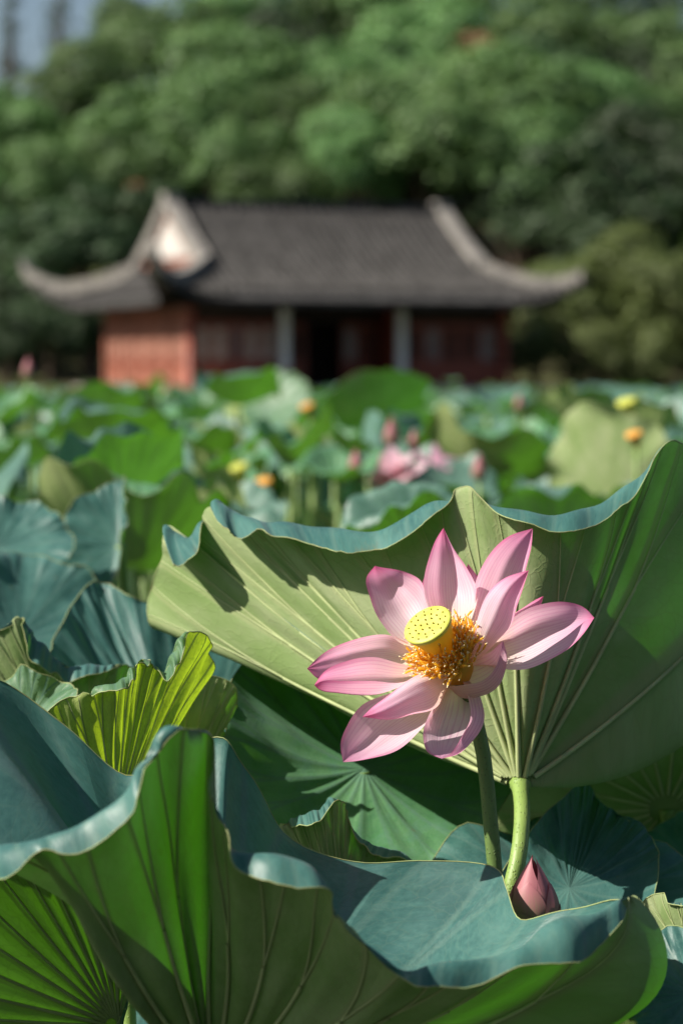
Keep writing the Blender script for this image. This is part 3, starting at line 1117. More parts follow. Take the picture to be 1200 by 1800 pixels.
far1 = [dict(p=q, D=(0, 0.0, -0.05)) for q in [(360, 1060, 2.24), (450, 1040, 2.34), (580, 1030, 2.42), (740, 1040, 2.46), (900, 1060, 2.47), (1060, 1070, 2.45), (1220, 1090, 2.4), (1350, 1110, 2.28)]]
L1C = (914, 1380, 2.0)
ring_leaf('lotus_leaf', 'large upright lotus leaf showing its sunlit pale underside right behind the pink flower', L1C, near1 + far1, M_LEAF,
          D=(0, -0.022, -0.018), per=7, nr=26, lip_rows=8, veins=21, pucker=0.0016, seed=1, vein_r=0.0020, stem_r=0.0066,
          stem_path=[at(914, 1378, 2.0), at(917, 1440, 1.96), at(910, 1510, 1.935), at(893, 1585, 1.925), at(882, 1700, 1.925), np.array([at(876, 1900, 1.925)[0], at(876, 1900, 1.925)[1], -0.12])])

# --- the big bowl leaf in the foreground
C2 = (375, 1895, 1.75)


def q2(px, py, d, lip=None, m=None, D=None):
    if d < 1.665:
        d = d + 0.00012 * (px - 400)
    c = dict(p=(px, py, d))
    if lip:
        c['lip'] = (lip[0], lip[1], lip[2] if len(lip) > 2 else -0.02)
    if m:
        c['m'] = m
    if D:
        c['D'] = D
    return c


rim2 = [
    q2(-120, 1470, 1.66, m=(190, 1540, 1.66)), q2(5, 1500, 1.60, (0, 45), m=(190, 1570, 1.62)), q2(60, 1482, 1.57, (6, 18)), q2(105, 1460, 1.56, (8, 48)),
    q2(165, 1425, 1.55, (18, 45)), q2(222, 1383, 1.54, (14, 30)), q2(250, 1345, 1.54, (3, 3, 0)), q2(290, 1295, 1.54, (2, 2, 0), m=(295, 1668, 1.645)), q2(330, 1279, 1.55, (6, 2, 0), m=(316, 1678, 1.645)), q2(368, 1290, 1.57, (5, 8, 0), m=(342, 1690, 1.645)),
    q2(373, 1345, 1.57, (3, 4, 0), m=(375, 1708, 1.645)), q2(372, 1400, 1.56, (2, 8, 0), m=(405, 1726, 1.645)), q2(398, 1462, 1.55, (8, 14), m=(435, 1745, 1.645)), q2(440, 1495, 1.54, (0, 40), m=(465, 1758, 1.645)), q2(500, 1515, 1.53, (10, 45), m=(497, 1768, 1.645)), q2(548, 1545, 1.53, (22, 28), m=(528, 1780, 1.645)),
    q2(580, 1590, 1.53, (2, 10, 0), m=(558, 1797, 1.645)), q2(620, 1640, 1.52, (4, 6, 0), m=(588, 1815, 1.645)), q2(690, 1700, 1.52, (0, 10, 0), m=(628, 1840, 1.645)), q2(745, 1690, 1.52, (-4, 40), m=(660, 1842, 1.645)), q2(820, 1678, 1.52, (0, 55), m=(705, 1840, 1.645)),
    q2(900, 1668, 1.52, (8, 34), m=(755, 1838, 1.645)), q2(965, 1645, 1.53, (16, 56), m=(805, 1832, 1.645)), q2(1030, 1612, 1.54, (10, 64), m=(870, 1828, 1.645)), q2(1080, 1588, 1.56, (14, 30), m=(1010, 1845, 1.645)), q2(1108, 1578, 1.58, (6, 2, 0), m=(1330, 1880, 1.62)),
    q2(1125, 1600, 1.63, (3, 0, 0), m=(1350, 1880, 1.66)), q2(1085, 1596, 1.72, m=(1050, 1800, 1.72)), q2(990, 1612, 1.77, m=(850, 1800, 1.76)), q2(905, 1626, 1.80),
    q2(884, 1575, 1.85), q2(850, 1530, 1.87), q2(730, 1522, 1.88), q2(620, 1524, 1.88), q2(500, 1475, 1.87), q2(430, 1370, 1.85), q2(392, 1310, 1.84), q2(320, 1330, 1.86),
    q2(225, 1378, 1.87), q2(110, 1285, 1.87), q2(0, 1198, 1.86), q2(-140, 1200, 1.81, m=(200, 1500, 1.72)), q2(-250, 1320, 1.74, m=(200, 1510, 1.68)), q2(-210, 1440, 1.69, m=(200, 1530, 1.66)),
]
ring_leaf('lotus_leaf', 'huge wavy blue-green bowl-shaped lotus leaf lowest in front of the flower stem', C2, rim2, M_LEAF,
          D=(0, -0.012, -0.035), per=6, nr=26, lip_rows=8, veins=21, pucker=0.0024, seed=2, vein_r=0.0019)

# --- underside of the leaf below it at the left
ring_leaf('lotus_leaf', 'bright green leaf underside with fine radiating veins tucked below the huge bowl leaf', (210, 1806, 1.86),
          [(228, 1700, 1.85), (170, 1560, 1.82), (60, 1450, 1.78), (-80, 1420, 1.74), (-250, 1500, 1.69), (-350, 1680, 1.66), (-300, 1880, 1.66), (-100, 2010, 1.70), (80, 1980, 1.76), (190, 1880, 1.82)], M_LEAF_P,
          D=(0.0, -0.012, 0), per=14, nr=20, veins=21, pucker=0.0018, seed=3, up_hint=(0.2, 1, 0.4), vein_r=0.0014)

# --- glowing yellow green leaf at the left
rim4 = [q2(84, 1300, 1.95), q2(92, 1262, 1.93), q2(120, 1240, 1.925), q2(165, 1218, 1.92, (2, 4, 0)), q2(205, 1204, 1.92, (6, 8)), q2(228, 1180, 1.925, (8, 24)), q2(240, 1166, 1.93, (3, 2, 0)), q2(262, 1163, 1.94, (3, 2, 0)),
        q2(282, 1180, 1.95, (14, 12)), q2(305, 1150, 1.955, (10, 38)), q2(324, 1116, 1.96, (4, 2, 0)), q2(352, 1125, 1.98), q2(367, 1155, 2.0), q2(369, 1190, 2.02), q2(345, 1198, 2.03), q2(320, 1222, 2.06, m=(235, 1300, 2.02)),
        q2(260, 1240, 2.10), q2(180, 1260, 2.12), q2(110, 1290, 2.08)]
ring_leaf('lotus_leaf', 'young yellow-green lotus leaf glowing with light shining through its ruffled blade', (205, 1440, 2.0), rim4, M_LEAF_Y,
          D=(0, -0.02, -0.0), per=8, nr=20, lip_rows=6, veins=21, pucker=0.0018, seed=4, vein_r=0.0012)
# pale underside leaf right behind it
rim4b = [q2(235, 1290, 2.1), q2(250, 1230, 2.1), q2(300, 1205, 2.09), q2(350, 1196, 2.09), q2(400, 1210, 2.1), q2(416, 1238, 2.11, (2, 2, 0)), q2(396, 1262, 2.11), q2(388, 1290, 2.11), q2(408, 1325, 2.12), q2(420, 1400, 2.14),
         q2(380, 1460, 2.22), q2(280, 1440, 2.28), q2(220, 1380, 2.2)]
ring_leaf('lotus_leaf', 'small pale leaf underside with scalloped edge behind the glowing yellow-green leaf', (300, 1440, 2.1), rim4b, M_LEAF_P,
          D=(0, -0.02, 0), per=8, nr=16, veins=21, pucker=0.001, seed=5, vein_r=0.0012)

# --- rolled leaf at the far left
rim5 = [q2(-130, 1190, 2.2), q2(-50, 1120, 2.17), q2(0, 1106, 2.15, (3, 3, 0)), q2(36, 1086, 2.15, (4, 3, 0)), q2(60, 1118, 2.16, (-14, 26)), q2(92, 1152, 2.16, (-8, 30)), q2(130, 1176, 2.17, (0, 22)), q2(175, 1176, 2.18, (0, 8)), q2(212, 1167, 2.19, (3, 2, 0)),
        q2(232, 1190, 2.22), q2(205, 1225, 2.26), q2(160, 1205, 2.40), q2(80, 1190, 2.45), q2(-20, 1180, 2.45), q2(-120, 1200, 2.38)]
ring_leaf('lotus_leaf', 'rolled lotus leaf with a turned-over bluish rim above the glowing yellow-green leaf', (140, 1370, 2.2), rim5, M_LEAF,
          D=(0, -0.02, 0), per=8, nr=18, veins=21, pucker=0.0012, seed=6, vein_r=0.0016)

# --- dark creased leaf behind, upper side to us
rim6 = [q2(70, 1230, 2.32), q2(95, 1150, 2.38), q2(125, 1085, 2.43), q2(152, 1044, 2.46), q2(186, 1032, 2.47), q2(235, 1060, 2.45), q2(330, 1092, 2.47), q2(430, 1112, 2.48), q2(530, 1150, 2.46), q2(600, 1250, 2.38), q2(590, 1400, 2.28),
        q2(460, 1500, 2.2), q2(250, 1500, 2.2), q2(110, 1380, 2.25)]
ring_leaf('lotus_leaf', 'dark teal lotus leaf with a sharp lit crease and pale tip behind the rolled leaf', (320, 1320, 2.36), rim6, M_LEAF,
          D=(0, 0.0, -0.03), per=8, nr=18, pucker=0.002, seed=7, up_hint=(0, -1, 0.5))
# --- leaf behind and below the flower, upper side to us, with a patch of sun
rim7 = [q2(405, 1250, 2.14), q2(440, 1160, 2.22), q2(520, 1110, 2.28), q2(640, 1090, 2.33), q2(780, 1110, 2.33), q2(880, 1200, 2.28), q2(900, 1340, 2.2), q2(840, 1470, 2.12), q2(760, 1540, 2.06), q2(600, 1560, 2.03), q2(470, 1480, 2.06), q2(410, 1370, 2.09)]
ring_leaf('lotus_leaf', 'broad dark green lotus leaf hanging directly below the petals, sun patch on its upper side', (640, 1350, 2.17), rim7, M_LEAF_P,
          D=(0, 0.01, -0.02), per=8, nr=20, pucker=0.002, seed=8, up_hint=(-0.2, -1, 0.5))
# --- small dark curled rim under it
rim8 = [q2(470, 1500, 1.98), q2(498, 1452, 1.97, (6, 6, 0)), q2(530, 1442, 1.96, (0, 10)), q2(560, 1425, 1.955, (4, 14)), q2(590, 1405, 1.96, (4, 2, 0)), q2(610, 1440, 1.97), q2(640, 1488, 1.98, (-6, 6)), q2(700, 1503, 1.99, (0, 6)), q2(760, 1560, 2.0), q2(700, 1640, 2.03),
        q2(600, 1600, 2.10), q2(510, 1570, 2.06)]
ring_leaf('lotus_leaf', 'small dark green leaf with an upturned pointed edge between bowl leaf and flower stem', (600, 1640, 2.0), rim8, M_LEAF,
          D=(0, -0.02, 0), per=8, nr=14, veins=21, pucker=0.001, seed=9, vein_r=0.0012)
# --- right side
rim9 = [q2(880, 1560, 2.00), q2(930, 1480, 2.05), q2(985, 1412, 2.12), q2(1030, 1382, 2.16), q2(1055, 1415, 2.14, (6, 6, 0)), q2(1090, 1435, 2.12, (30, 16, -.01)), q2(1130, 1458, 2.10, (4, 4, 0)), q2(1150, 1510, 2.06), q2(1120, 1620, 1.97), q2(1000, 1660, 1.92), q2(890, 1630, 1.94)]
ring_leaf('lotus_leaf', 'pale teal sunlit lotus leaf with a pointed tip behind the closed bud', (1000, 1560, 2.02), rim9, M_LEAF,
          D=(0, 0.0, -0.01), per=8, nr=16, pucker=0.0012, seed=10, up_hint=(-0.4, -0.6, 0.6))
shape_leaf('lotus_leaf', 'flat dark teal leaf lying level just behind the closed bud', (1010, 1600, 2.02), 0.13, (0.05, -0.30, 0.95), 31, sh=dict(bowl=0.12, rip=0.10))
shape_leaf('lotus_leaf', 'dark green leaf underside in shade hanging below the large upright leaf', (1170, 1420, 2.35), 0.21, (0.1, 0.95, 0.45), 32, sh=dict(bowl=0.15, rip=0.08), veins=21, vein_r=0.0014)
shape_leaf('lotus_leaf', 'deeply shaded leaf filling the gap between the flower stem and the leaf stem', (800, 1560, 2.48), 0.20, (0.1, -0.5, 0.8), 33, sh=dict(bowl=0.2, rip=0.1))
shape_leaf('lotus_leaf', 'dark leaf underside behind the right tip of the huge bowl leaf', (1230, 1700, 1.86), 0.06, (0.5, 0.6, 0.6), 34, sh=dict(bowl=0.25, rip=0.12), veins=21, vein_r=0.0013)
shape_leaf('lotus_leaf', 'small blue-teal leaf at the right of the bowl leaf tip near the water', (1215, 1745, 1.72), 0.055, (-0.25, -0.45, 0.8), 35, sh=dict(bowl=0.2, rip=0.10))
shape_leaf('lotus_leaf', 'small sunlit teal leaf above the dark leaves at the right of the bud', (1215, 1515, 2.2), 0.06, (-0.3, -0.5, 0.8), 36, sh=dict(bowl=0.2, rip=0.12))
shape_leaf('lotus_leaf', 'crinkled pale green young leaf between the rolled leaf and the bowl leaf', (45, 1275, 2.05), 0.05, (-0.2, -0.6, 0.7), 37, mat=M_LEAF_Y, sh=dict(bowl=0.3, rip=0.2))
# middle distance, still recognisable one by one
shape_leaf('lotus_leaf', 'blurred dull blue leaf behind the creased dark leaf', (30, 1120, 2.75), 0.13, (0.3, -0.6, 0.7), 41, sh=dict(bowl=0.2, rip=0.12))
shape_leaf('lotus_leaf', 'blurred bright green bowl leaf with a sunlit wavy rim, left of the upright leaf', (240, 1000, 3.7), 0.16, (-0.05, 0.30, 0.95), 42, mat=M_LEAF_P, sh=dict(bowl=0.75, rip=0.10, edgec=0.2))
shape_leaf('lotus_leaf', 'blurred pale leaf underside standing on edge in the sun under a yellow seed pod', (1072, 872, 5.2), 0.195, (0.62, 0.60, 0.25), 43, sh=dict(bowl=0.18, rip=0.05))
shape_leaf('lotus_leaf', 'blurred smooth teal leaf tilted towards the camera at the left edge of the pond', (0, 960, 3.0), 0.085, (0.2, -0.55, 0.8), 44, sh=dict(bowl=0.25, rip=0.08))
shape_leaf('lotus_leaf', 'blurred grey-green folded leaf hanging below the bright green bowl leaf', (215, 960, 3.1), 0.085, (-0.55, -0.6, 0.35), 45, sh=dict(bowl=0.1, rip=0.05, fold=0.7))
shape_leaf('lotus_leaf', 'blurred dark green leaf underside raised above the others in front of the pavilion doorway', (672, 730, 8.0), 0.19, (-0.25, 0.5, 0.8), 46, mat=M_LEAF, sh=dict(bowl=0.35, rip=0.05))
shape_leaf('lotus_leaf', 'blurred fresh light green leaf in front of the left pavilion column', (465, 725, 9.5), 0.19, (-0.3, -0.6, 0.6), 47, mat=M_LEAF_Y, sh=dict(bowl=0.2, rip=0.05))


# --- the field of leaves
VARIANTS = []
VFORM = []
for k in range(14):
    r = random.Random(900 + k)
    bw_, rp_, fo_ = r.choice([0.12, 0.25, 0.4, 0.6, 0.3]), r.uniform(0.08, 0.20), r.choice([0, 0, 0.3, 0.5, 0.9])
    VFORM.append('folded' if fo_ else ('cupped' if bw_ > 0.35 else 'open'))
    P, uv = leaf_shape(500 + k, bowl=bw_, rip=rp_, fold=fo_, nr=12, nc=60, droop=r.choice([0, 0, 0.4]), edgec=0.12)
    F = grid_faces(12, 60, True)
    V = P.reshape(-1, 3)
    nrm = np.cross(V[F[:, 1]] - V[F[:, 0]], V[F[:, 3]] - V[F[:, 0]])
    if nrm[:, 2].sum() < 0:
        F = F[:, ::-1]
    VARIANTS.append((P, uv, F, [make_mesh('blade', V, F, True, uv.reshape(-1, 2), [mt]) for mt in (M_LEAF_F, M_LEAF_P)]))
sv, sf = tube([(0, 0, 0), (0.004, 0.003, 0.25), (-0.003, 0.004, 0.6), (0, 0, 1.0)], 0.0055, 7)
STEM_ME = make_mesh('stem', sv, sf, True, mats=[M_STEM])


def canopy(d, r):
    h = r.uniform(0.98, 1.30)
    if r.random() < 0.18:
        h = r.uniform(1.28, 1.42)
    return h


FIELD_LABELS = [(4.0, 'of the pond just beyond the upright leaf', 'leaves just beyond the upright leaf'),
                (99, 'of the pond cover around far flowers and pods', 'leaves of the open pond')]
placed = []
# lines of sight to the far flowers, pods and leaves placed above stay open
CLEAR = [(630, 840, 770, 862, 5.5), (390, 490, 795, 872, 5.4), (940, 1190, 730, 895, 5.1), (110, 380, 860, 990, 3.6), (600, 650, 780, 812, 5.5), (815, 870, 790, 825, 5.3), (1080, 1130, 690, 790, 5.3)]


def field():
    r = random.Random(21)
    n = 0
    d = 2.62
    tries = 0
    while n < 276 and tries < 60000:
        tries += 1
        # area-uniform sampling between 2.6 m and 12.5 m
        d = 2.62 + (9.2 - 2.62) * r.random() ** 0.72
        hw = 0.15 * d + 0.4
        x = r.uniform(-hw, hw)
        rad = r.uniform(0.085, 0.17)
        h = canopy(d, r)
        lim = 672 + (60 if r.random() < 0.7 else 0) + 170 * max(0.0, min(1.0, (6.5 - d) / 3.7)) ** 1.2 + r.uniform(0, 40)
        h = min(h, 1.55 - (lim - 640) / FPX * d - 0.55 * rad)
        py_ = 640 + (1.55 - h) * FPX / d
        px_ = 600 + x * FPX / d
        rp = rad * FPX / d
        if any(d < dm and px_ + rp > a0 and px_ - rp < a1 and py_ + rp * 0.3 > b0 and py_ - rp * 0.6 < b1 for a0, a1, b0, b1, dm in CLEAR):
            continue
        # keep the sun's way to the flower free and clear of the leaves placed above
        ok = True
        for (px_, py_, hz_, rr_) in placed:
            q = math.hypot(px_ - x, py_ - d)
            if q < 0.62 * (rr_ + rad) and abs(hz_ - h) < 0.16:
                ok = False
                break
        if not ok:
            continue
        placed.append((x, d, h, rad))
        lab, grp = next((l, g_) for lim, l, g_ in FIELD_LABELS if d < lim)
        root = empty('lotus_leaf', (x, d, 0))
        vi = r.randrange(14)
        P, uv, F, mes = VARIANTS[vi]
        mi = 0 if r.random() < 0.62 else 1
        form = VFORM[vi]
        tag(root, 'blurred %s %s lotus leaf %s' % (('blue-green', 'fresh green')[mi], form, lab), 'leaf', '%s %s %s' % (('blue-green', 'fresh green')[mi], form, grp))
        b = link('blade', mes[mi], root)
        b.location = (0, 0, h)
        tl = min(abs(r.gauss(0, 0.38)), 1.0)
        az = r.uniform(0, 6.28)
        nrm = Vector((math.sin(tl) * math.cos(az), math.sin(tl) * math.sin(az), math.cos(tl)))
        b.rotation_euler = (nrm.to_track_quat('Z', 'Y').to_matrix() @ Matrix.Rotation(r.uniform(0, 6.28), 3, 'Z')).to_euler()
        b.scale = (rad, rad, rad)
        s_ = link('stem', STEM_ME, root)
        s_.location = (0, 0, -0.1)
        s_.scale = (1, 1, h + 0.1)
        n += 1
    # low leaves in the shade under the near ones
    for (px, py, d_, rad, lab) in [(260, 1760, 2.1, 0.16, 'low leaf in deep shade under the bowl leaf'), (780, 1680, 2.3, 0.2, 'low leaf in deep shade behind the flower stem'),
                                   (1120, 1680, 2.25, 0.18, 'low leaf in deep shade at the foot of the closed bud'), (480, 1600, 2.4, 0.22, 'low leaf in deep shade behind the small pointed leaf')]:
        shape_leaf('lotus_leaf', lab, (px, py, d_), rad, (0.05, -0.2, 0.95), px, sh=dict(bowl=0.2, rip=0.1), edge=False)
    # everything further out reads as one mass
    Vs, Fs, UVs, off, fm = [], [], [], 0, []
    rg = np.random.default_rng(77)
    lows = []
    for k in range(8):
        P, uv = leaf_shape(700 + k, bowl=[0.12, 0.25, 0.4, 0.6][k % 4], rip=0.1, nr=5, nc=24, edgec=0.1)
        F = grid_faces(5, 24, True)
        V = P.reshape(-1, 3)
        nrm = np.cross(V[F[:, 1]] - V[F[:, 0]], V[F[:, 3]] - V[F[:, 0]])
        if nrm[:, 2].sum() < 0:
            F = F[:, ::-1]
        lows.append((V, uv.reshape(-1, 2), F))
    for i in range(2900):
        d = math.sqrt(rg.uniform(9.0 ** 2, 62 ** 2))
        if i < 1000:
            d = rg.uniform(9.0, 24)
        hw = 0.16 * d + 1.0
        x = rg.uniform(-hw, hw)
        V, uv, F = lows[rg.integers(8)]
        rad = rg.uniform(0.14, 0.24)
        tl = min(abs(rg.normal(0, 0.4)), 1.1)
        az = rg.uniform(0, 6.28)
        M = frame_from((math.sin(tl) * math.cos(az), math.sin(tl) * math.sin(az), math.cos(tl)), rg.uniform(0, 6.28))
        h = rg.uniform(0.62, 0.86) if d > 24 else rg.uniform(0.85, 1.22 - 0.008 * d)
        if rg.random() < 0.12:
            h += rg.uniform(0.05, 0.22)
        Vs.append((V * rad) @ M.T + np.array([x, d, h]))
        Fs.append(F + off)
        UVs.append(uv)
        fm.append(np.full(len(F), 0 if rg.random() < 0.7 else 1))
        off += len(V)
    # the same cover, added unseen round the viewpoint to block low light
    for i in range(620):
        x, d = rg.uniform(-9, 9), rg.uniform(-10, 5)
        if d > -0.2 and abs(x) < 0.75 + 0.16 * max(d, 0):
            continue
        if math.hypot(x, d) < 0.7:
            continue
        V, uv, F = lows[rg.integers(8)]
        rad = rg.uniform(0.14, 0.26)
        tl = min(abs(rg.normal(0, 0.35)), 0.9)
        az = rg.uniform(0, 6.28)
        M = frame_from((math.sin(tl) * math.cos(az), math.sin(tl) * math.sin(az), math.cos(tl)), rg.uniform(0, 6.28))
        Vs.append((V * rad) @ M.T + np.array([x, d, rg.uniform(0.85, 1.18)]))
        Fs.append(F + off)
        UVs.append(uv)
        fm.append(np.full(len(F), 0 if rg.random() < 0.7 else 1))
        off += len(V)
    o = link('lotus_leaf_mass', make_mesh('lotus_leaf_mass', np.concatenate(Vs), np.concatenate(Fs), True, np.concatenate(UVs), [M_LEAF_F, M_LEAF_P], np.concatenate(fm)))
    tag(o, 'mass of lotus leaves covering the rest of the pond up to the pavilion', 'leaves', kind='stuff')


field()


# ------------------------------------------------------------------ the lotus flower
def petal_material():
    m, nt = new_mat('lotus_petal')
    g = NT(nt)
    uvn = g.node('ShaderNodeUVMap')
    sx = g.node('ShaderNodeSeparateXYZ')
    nt.links.new(uvn.outputs[0], sx.inputs[0])
    u, v = sx.outputs[0], sx.outputs[1]           # u across 0..1, v base..tip
    oi = g.node('ShaderNodeObjectInfo')
    eu = g.math('ABSOLUTE', g.math('MULTIPLY_ADD', u, 2.0, -1.0))
    tc = g.node('ShaderNodeTexCoord')
    # streaks that fan out along the petal
    cb = g.node('ShaderNodeCombineXYZ')
    g.put(cb.inputs[0], g.math('MULTIPLY', u, 46.0))
    g.put(cb.inputs[1], g.math('MULTIPLY', v, 2.2))
    g.put(cb.inputs[2], g.math('MULTIPLY', oi.outputs['Random'], 37.0))
    st = g.noise(cb.outputs[0], 1.0, 3, 0.6)
    wv = g.math('SINE', g.math('ADD', g.math('MULTIPLY', u, 118.0), g.math('MULTIPLY', st, 5.0)))
    line = g.smooth(wv, 0.35, 0.98)
    line = g.math('MULTIPLY', line, g.smooth(v, 0.06, 0.3))
    bl = g.noise(tc.outputs['Object'], 45, 4)
    vv = g.math('ADD', v, g.math('MULTIPLY', g.math('SUBTRACT', bl, 0.5), 0.16))
    cr = g.node('ShaderNodeValToRGB')
    e = cr.color_ramp.elements
    e[0].position = 0.0
    e[0].color = (0.86, 0.74, 0.46, 1)
    e[1].position = 1.0
    e[1].color = (0.72, 0.13, 0.33, 1)
    for pos, c in ((0.22, (0.91, 0.80, 0.66)), (0.40, (0.93, 0.76, 0.81)), (0.68, (0.91, 0.63, 0.76)), (0.88, (0.86, 0.42, 0.63))):
        x = e.new(pos)
        x.color = (*c, 1)
    g.put(cr.inputs[0], vv)
    inner = cr.outputs[0]
    edge = g.math('MULTIPLY', g.smooth(eu, 0.80, 1.0), g.smooth(v, 0.25, 0.85))
    inner = g.mix(g.math('MULTIPLY', edge, 0.75), inner, (0.74, 0.17, 0.38))
    inner_l = g.mix(g.math('MULTIPLY', line, 0.30), inner, (0.66, 0.22, 0.48))
    outer = g.mix(g.smooth(v, 0.0, 0.5, 0.2, 0.5), inner, (0.76, 0.32, 0.58))
    outer = g.mix(g.math('MULTIPLY', line, 0.50), outer, (0.52, 0.10, 0.36))
    inner_l = g.mix(g.math('MULTIPLY', g.smooth(bl, 0.62, 0.75), 0.12), inner_l, (0.9, 0.75, 0.8))
    nm = g.bump(g.math('ADD', g.math('MULTIPLY', line, 0.6), st), 0.30, 0.0008)
    trc = g.mix(0.38, inner_l, (1.0, 0.58, 0.70), 'MULTIPLY')
    pi_ = g.principled(inner_l, 0.5, 0.3, nm)
    po = g.principled(outer, 0.5, 0.3, nm)
    for p in (pi_, po):
        p.inputs['Sheen Weight'].default_value = 0.15
        p.inputs['Sheen Roughness'].default_value = 0.4
    t = g.translucent(trc)
    a = g.mixsh(0.52, pi_, t)
    b = g.mixsh(0.52, po, t)
    geo = g.node('ShaderNodeNewGeometry')
    g.out(g.mixsh(geo.outputs['Backfacing'], a, b))
    return m


M_PETAL = petal_material()
M_POD = simple_mat('seed_pod', (0.66, 0.68, 0.15), 0.5, 0.35, scale=160, col2=(0.50, 0.57, 0.08), trans=(0.75, 0.62, 0.05), tfac=0.2)
M_POD_SIDE = simple_mat('seed_pod_side', (0.85, 0.60, 0.08), 0.5, 0.35, scale=90, col2=(0.80, 0.52, 0.06), trans=(1.0, 0.65, 0.06), tfac=0.4)
M_SEED = simple_mat('seed_tip', (0.30, 0.20, 0.02), 0.5, 0.4, 0.2, 300)
M_FIL = simple_mat('stamen_filament', (1.0, 0.80, 0.26), 0.5, 0.3, 0.03, 200, trans=(1.0, 0.80, 0.2), tfac=0.6)
M_ANTH = simple_mat('stamen_anther', (1.0, 0.70, 0.13), 0.6, 0.2, scale=300, col2=(0.97, 0.58, 0.08), trans=(1.0, 0.72, 0.12), tfac=0.6)
M_APP = simple_mat('stamen_tip', (0.97, 0.76, 0.46), 0.5, 0.3, 0.1, 300)
DF = 1.87


def fz(zx, zy, cm=0.0):
    """point of the flower close-up (enlarged 2.143 times from pixel 520, 900), depth in cm behind the flower base"""
    return at(520 + zx / 2.1429, 900 + zy / 2.1429, DF + cm * 0.01)


def loft(rows, nu=36, nv=22):
    R = [cr_open(np.array([fz(*p) for p in row]), nu) for row in rows]      # each nu x 3
    R = np.array(R)
    out = np.empty((nu, nv, 3))
    for i in range(nu):
        pts = R[:, i]
        # uniform spline across
        n = len(pts)
        if n == 3:
            t = np.linspace(0, 2, nv)[:, None]
            a, b, c = pts
            out[i] = a * (t - 1) * (t - 2) / 2 - b * t * (t - 2) + c * t * (t - 1) / 2
        else:
            Q = np.vstack([2 * pts[0] - pts[1], pts, 2 * pts[-1] - pts[-2]])
            t = np.linspace(0, n - 1, nv)
            k = np.clip(t.astype(int), 0, n - 2)
            f = (t - k)[:, None]
            p0, p1, p2, p3 = Q[k], Q[k + 1], Q[k + 2], Q[k + 3]
            out[i] = 0.5 * (2 * p1 + (p2 - p0) * f + (2 * p0 - 5 * p1 + 4 * p2 - p3) * f ** 2 + (3 * p1 - p0 - 3 * p2 + p3) * f ** 3)
    return out


AX_IMG = np.array([-0.45, 0.70, 0.55])           # right, up, towards the camera


def img_dir(v):
    x, u, t = v
    d = np.array([x, -t * CP + u * SP, t * SP + u * CP])
    return d / np.linalg.norm(d)


AX = img_dir(AX_IMG)
FB = fz(588, 565, 0.0)                             # base of the receptacle

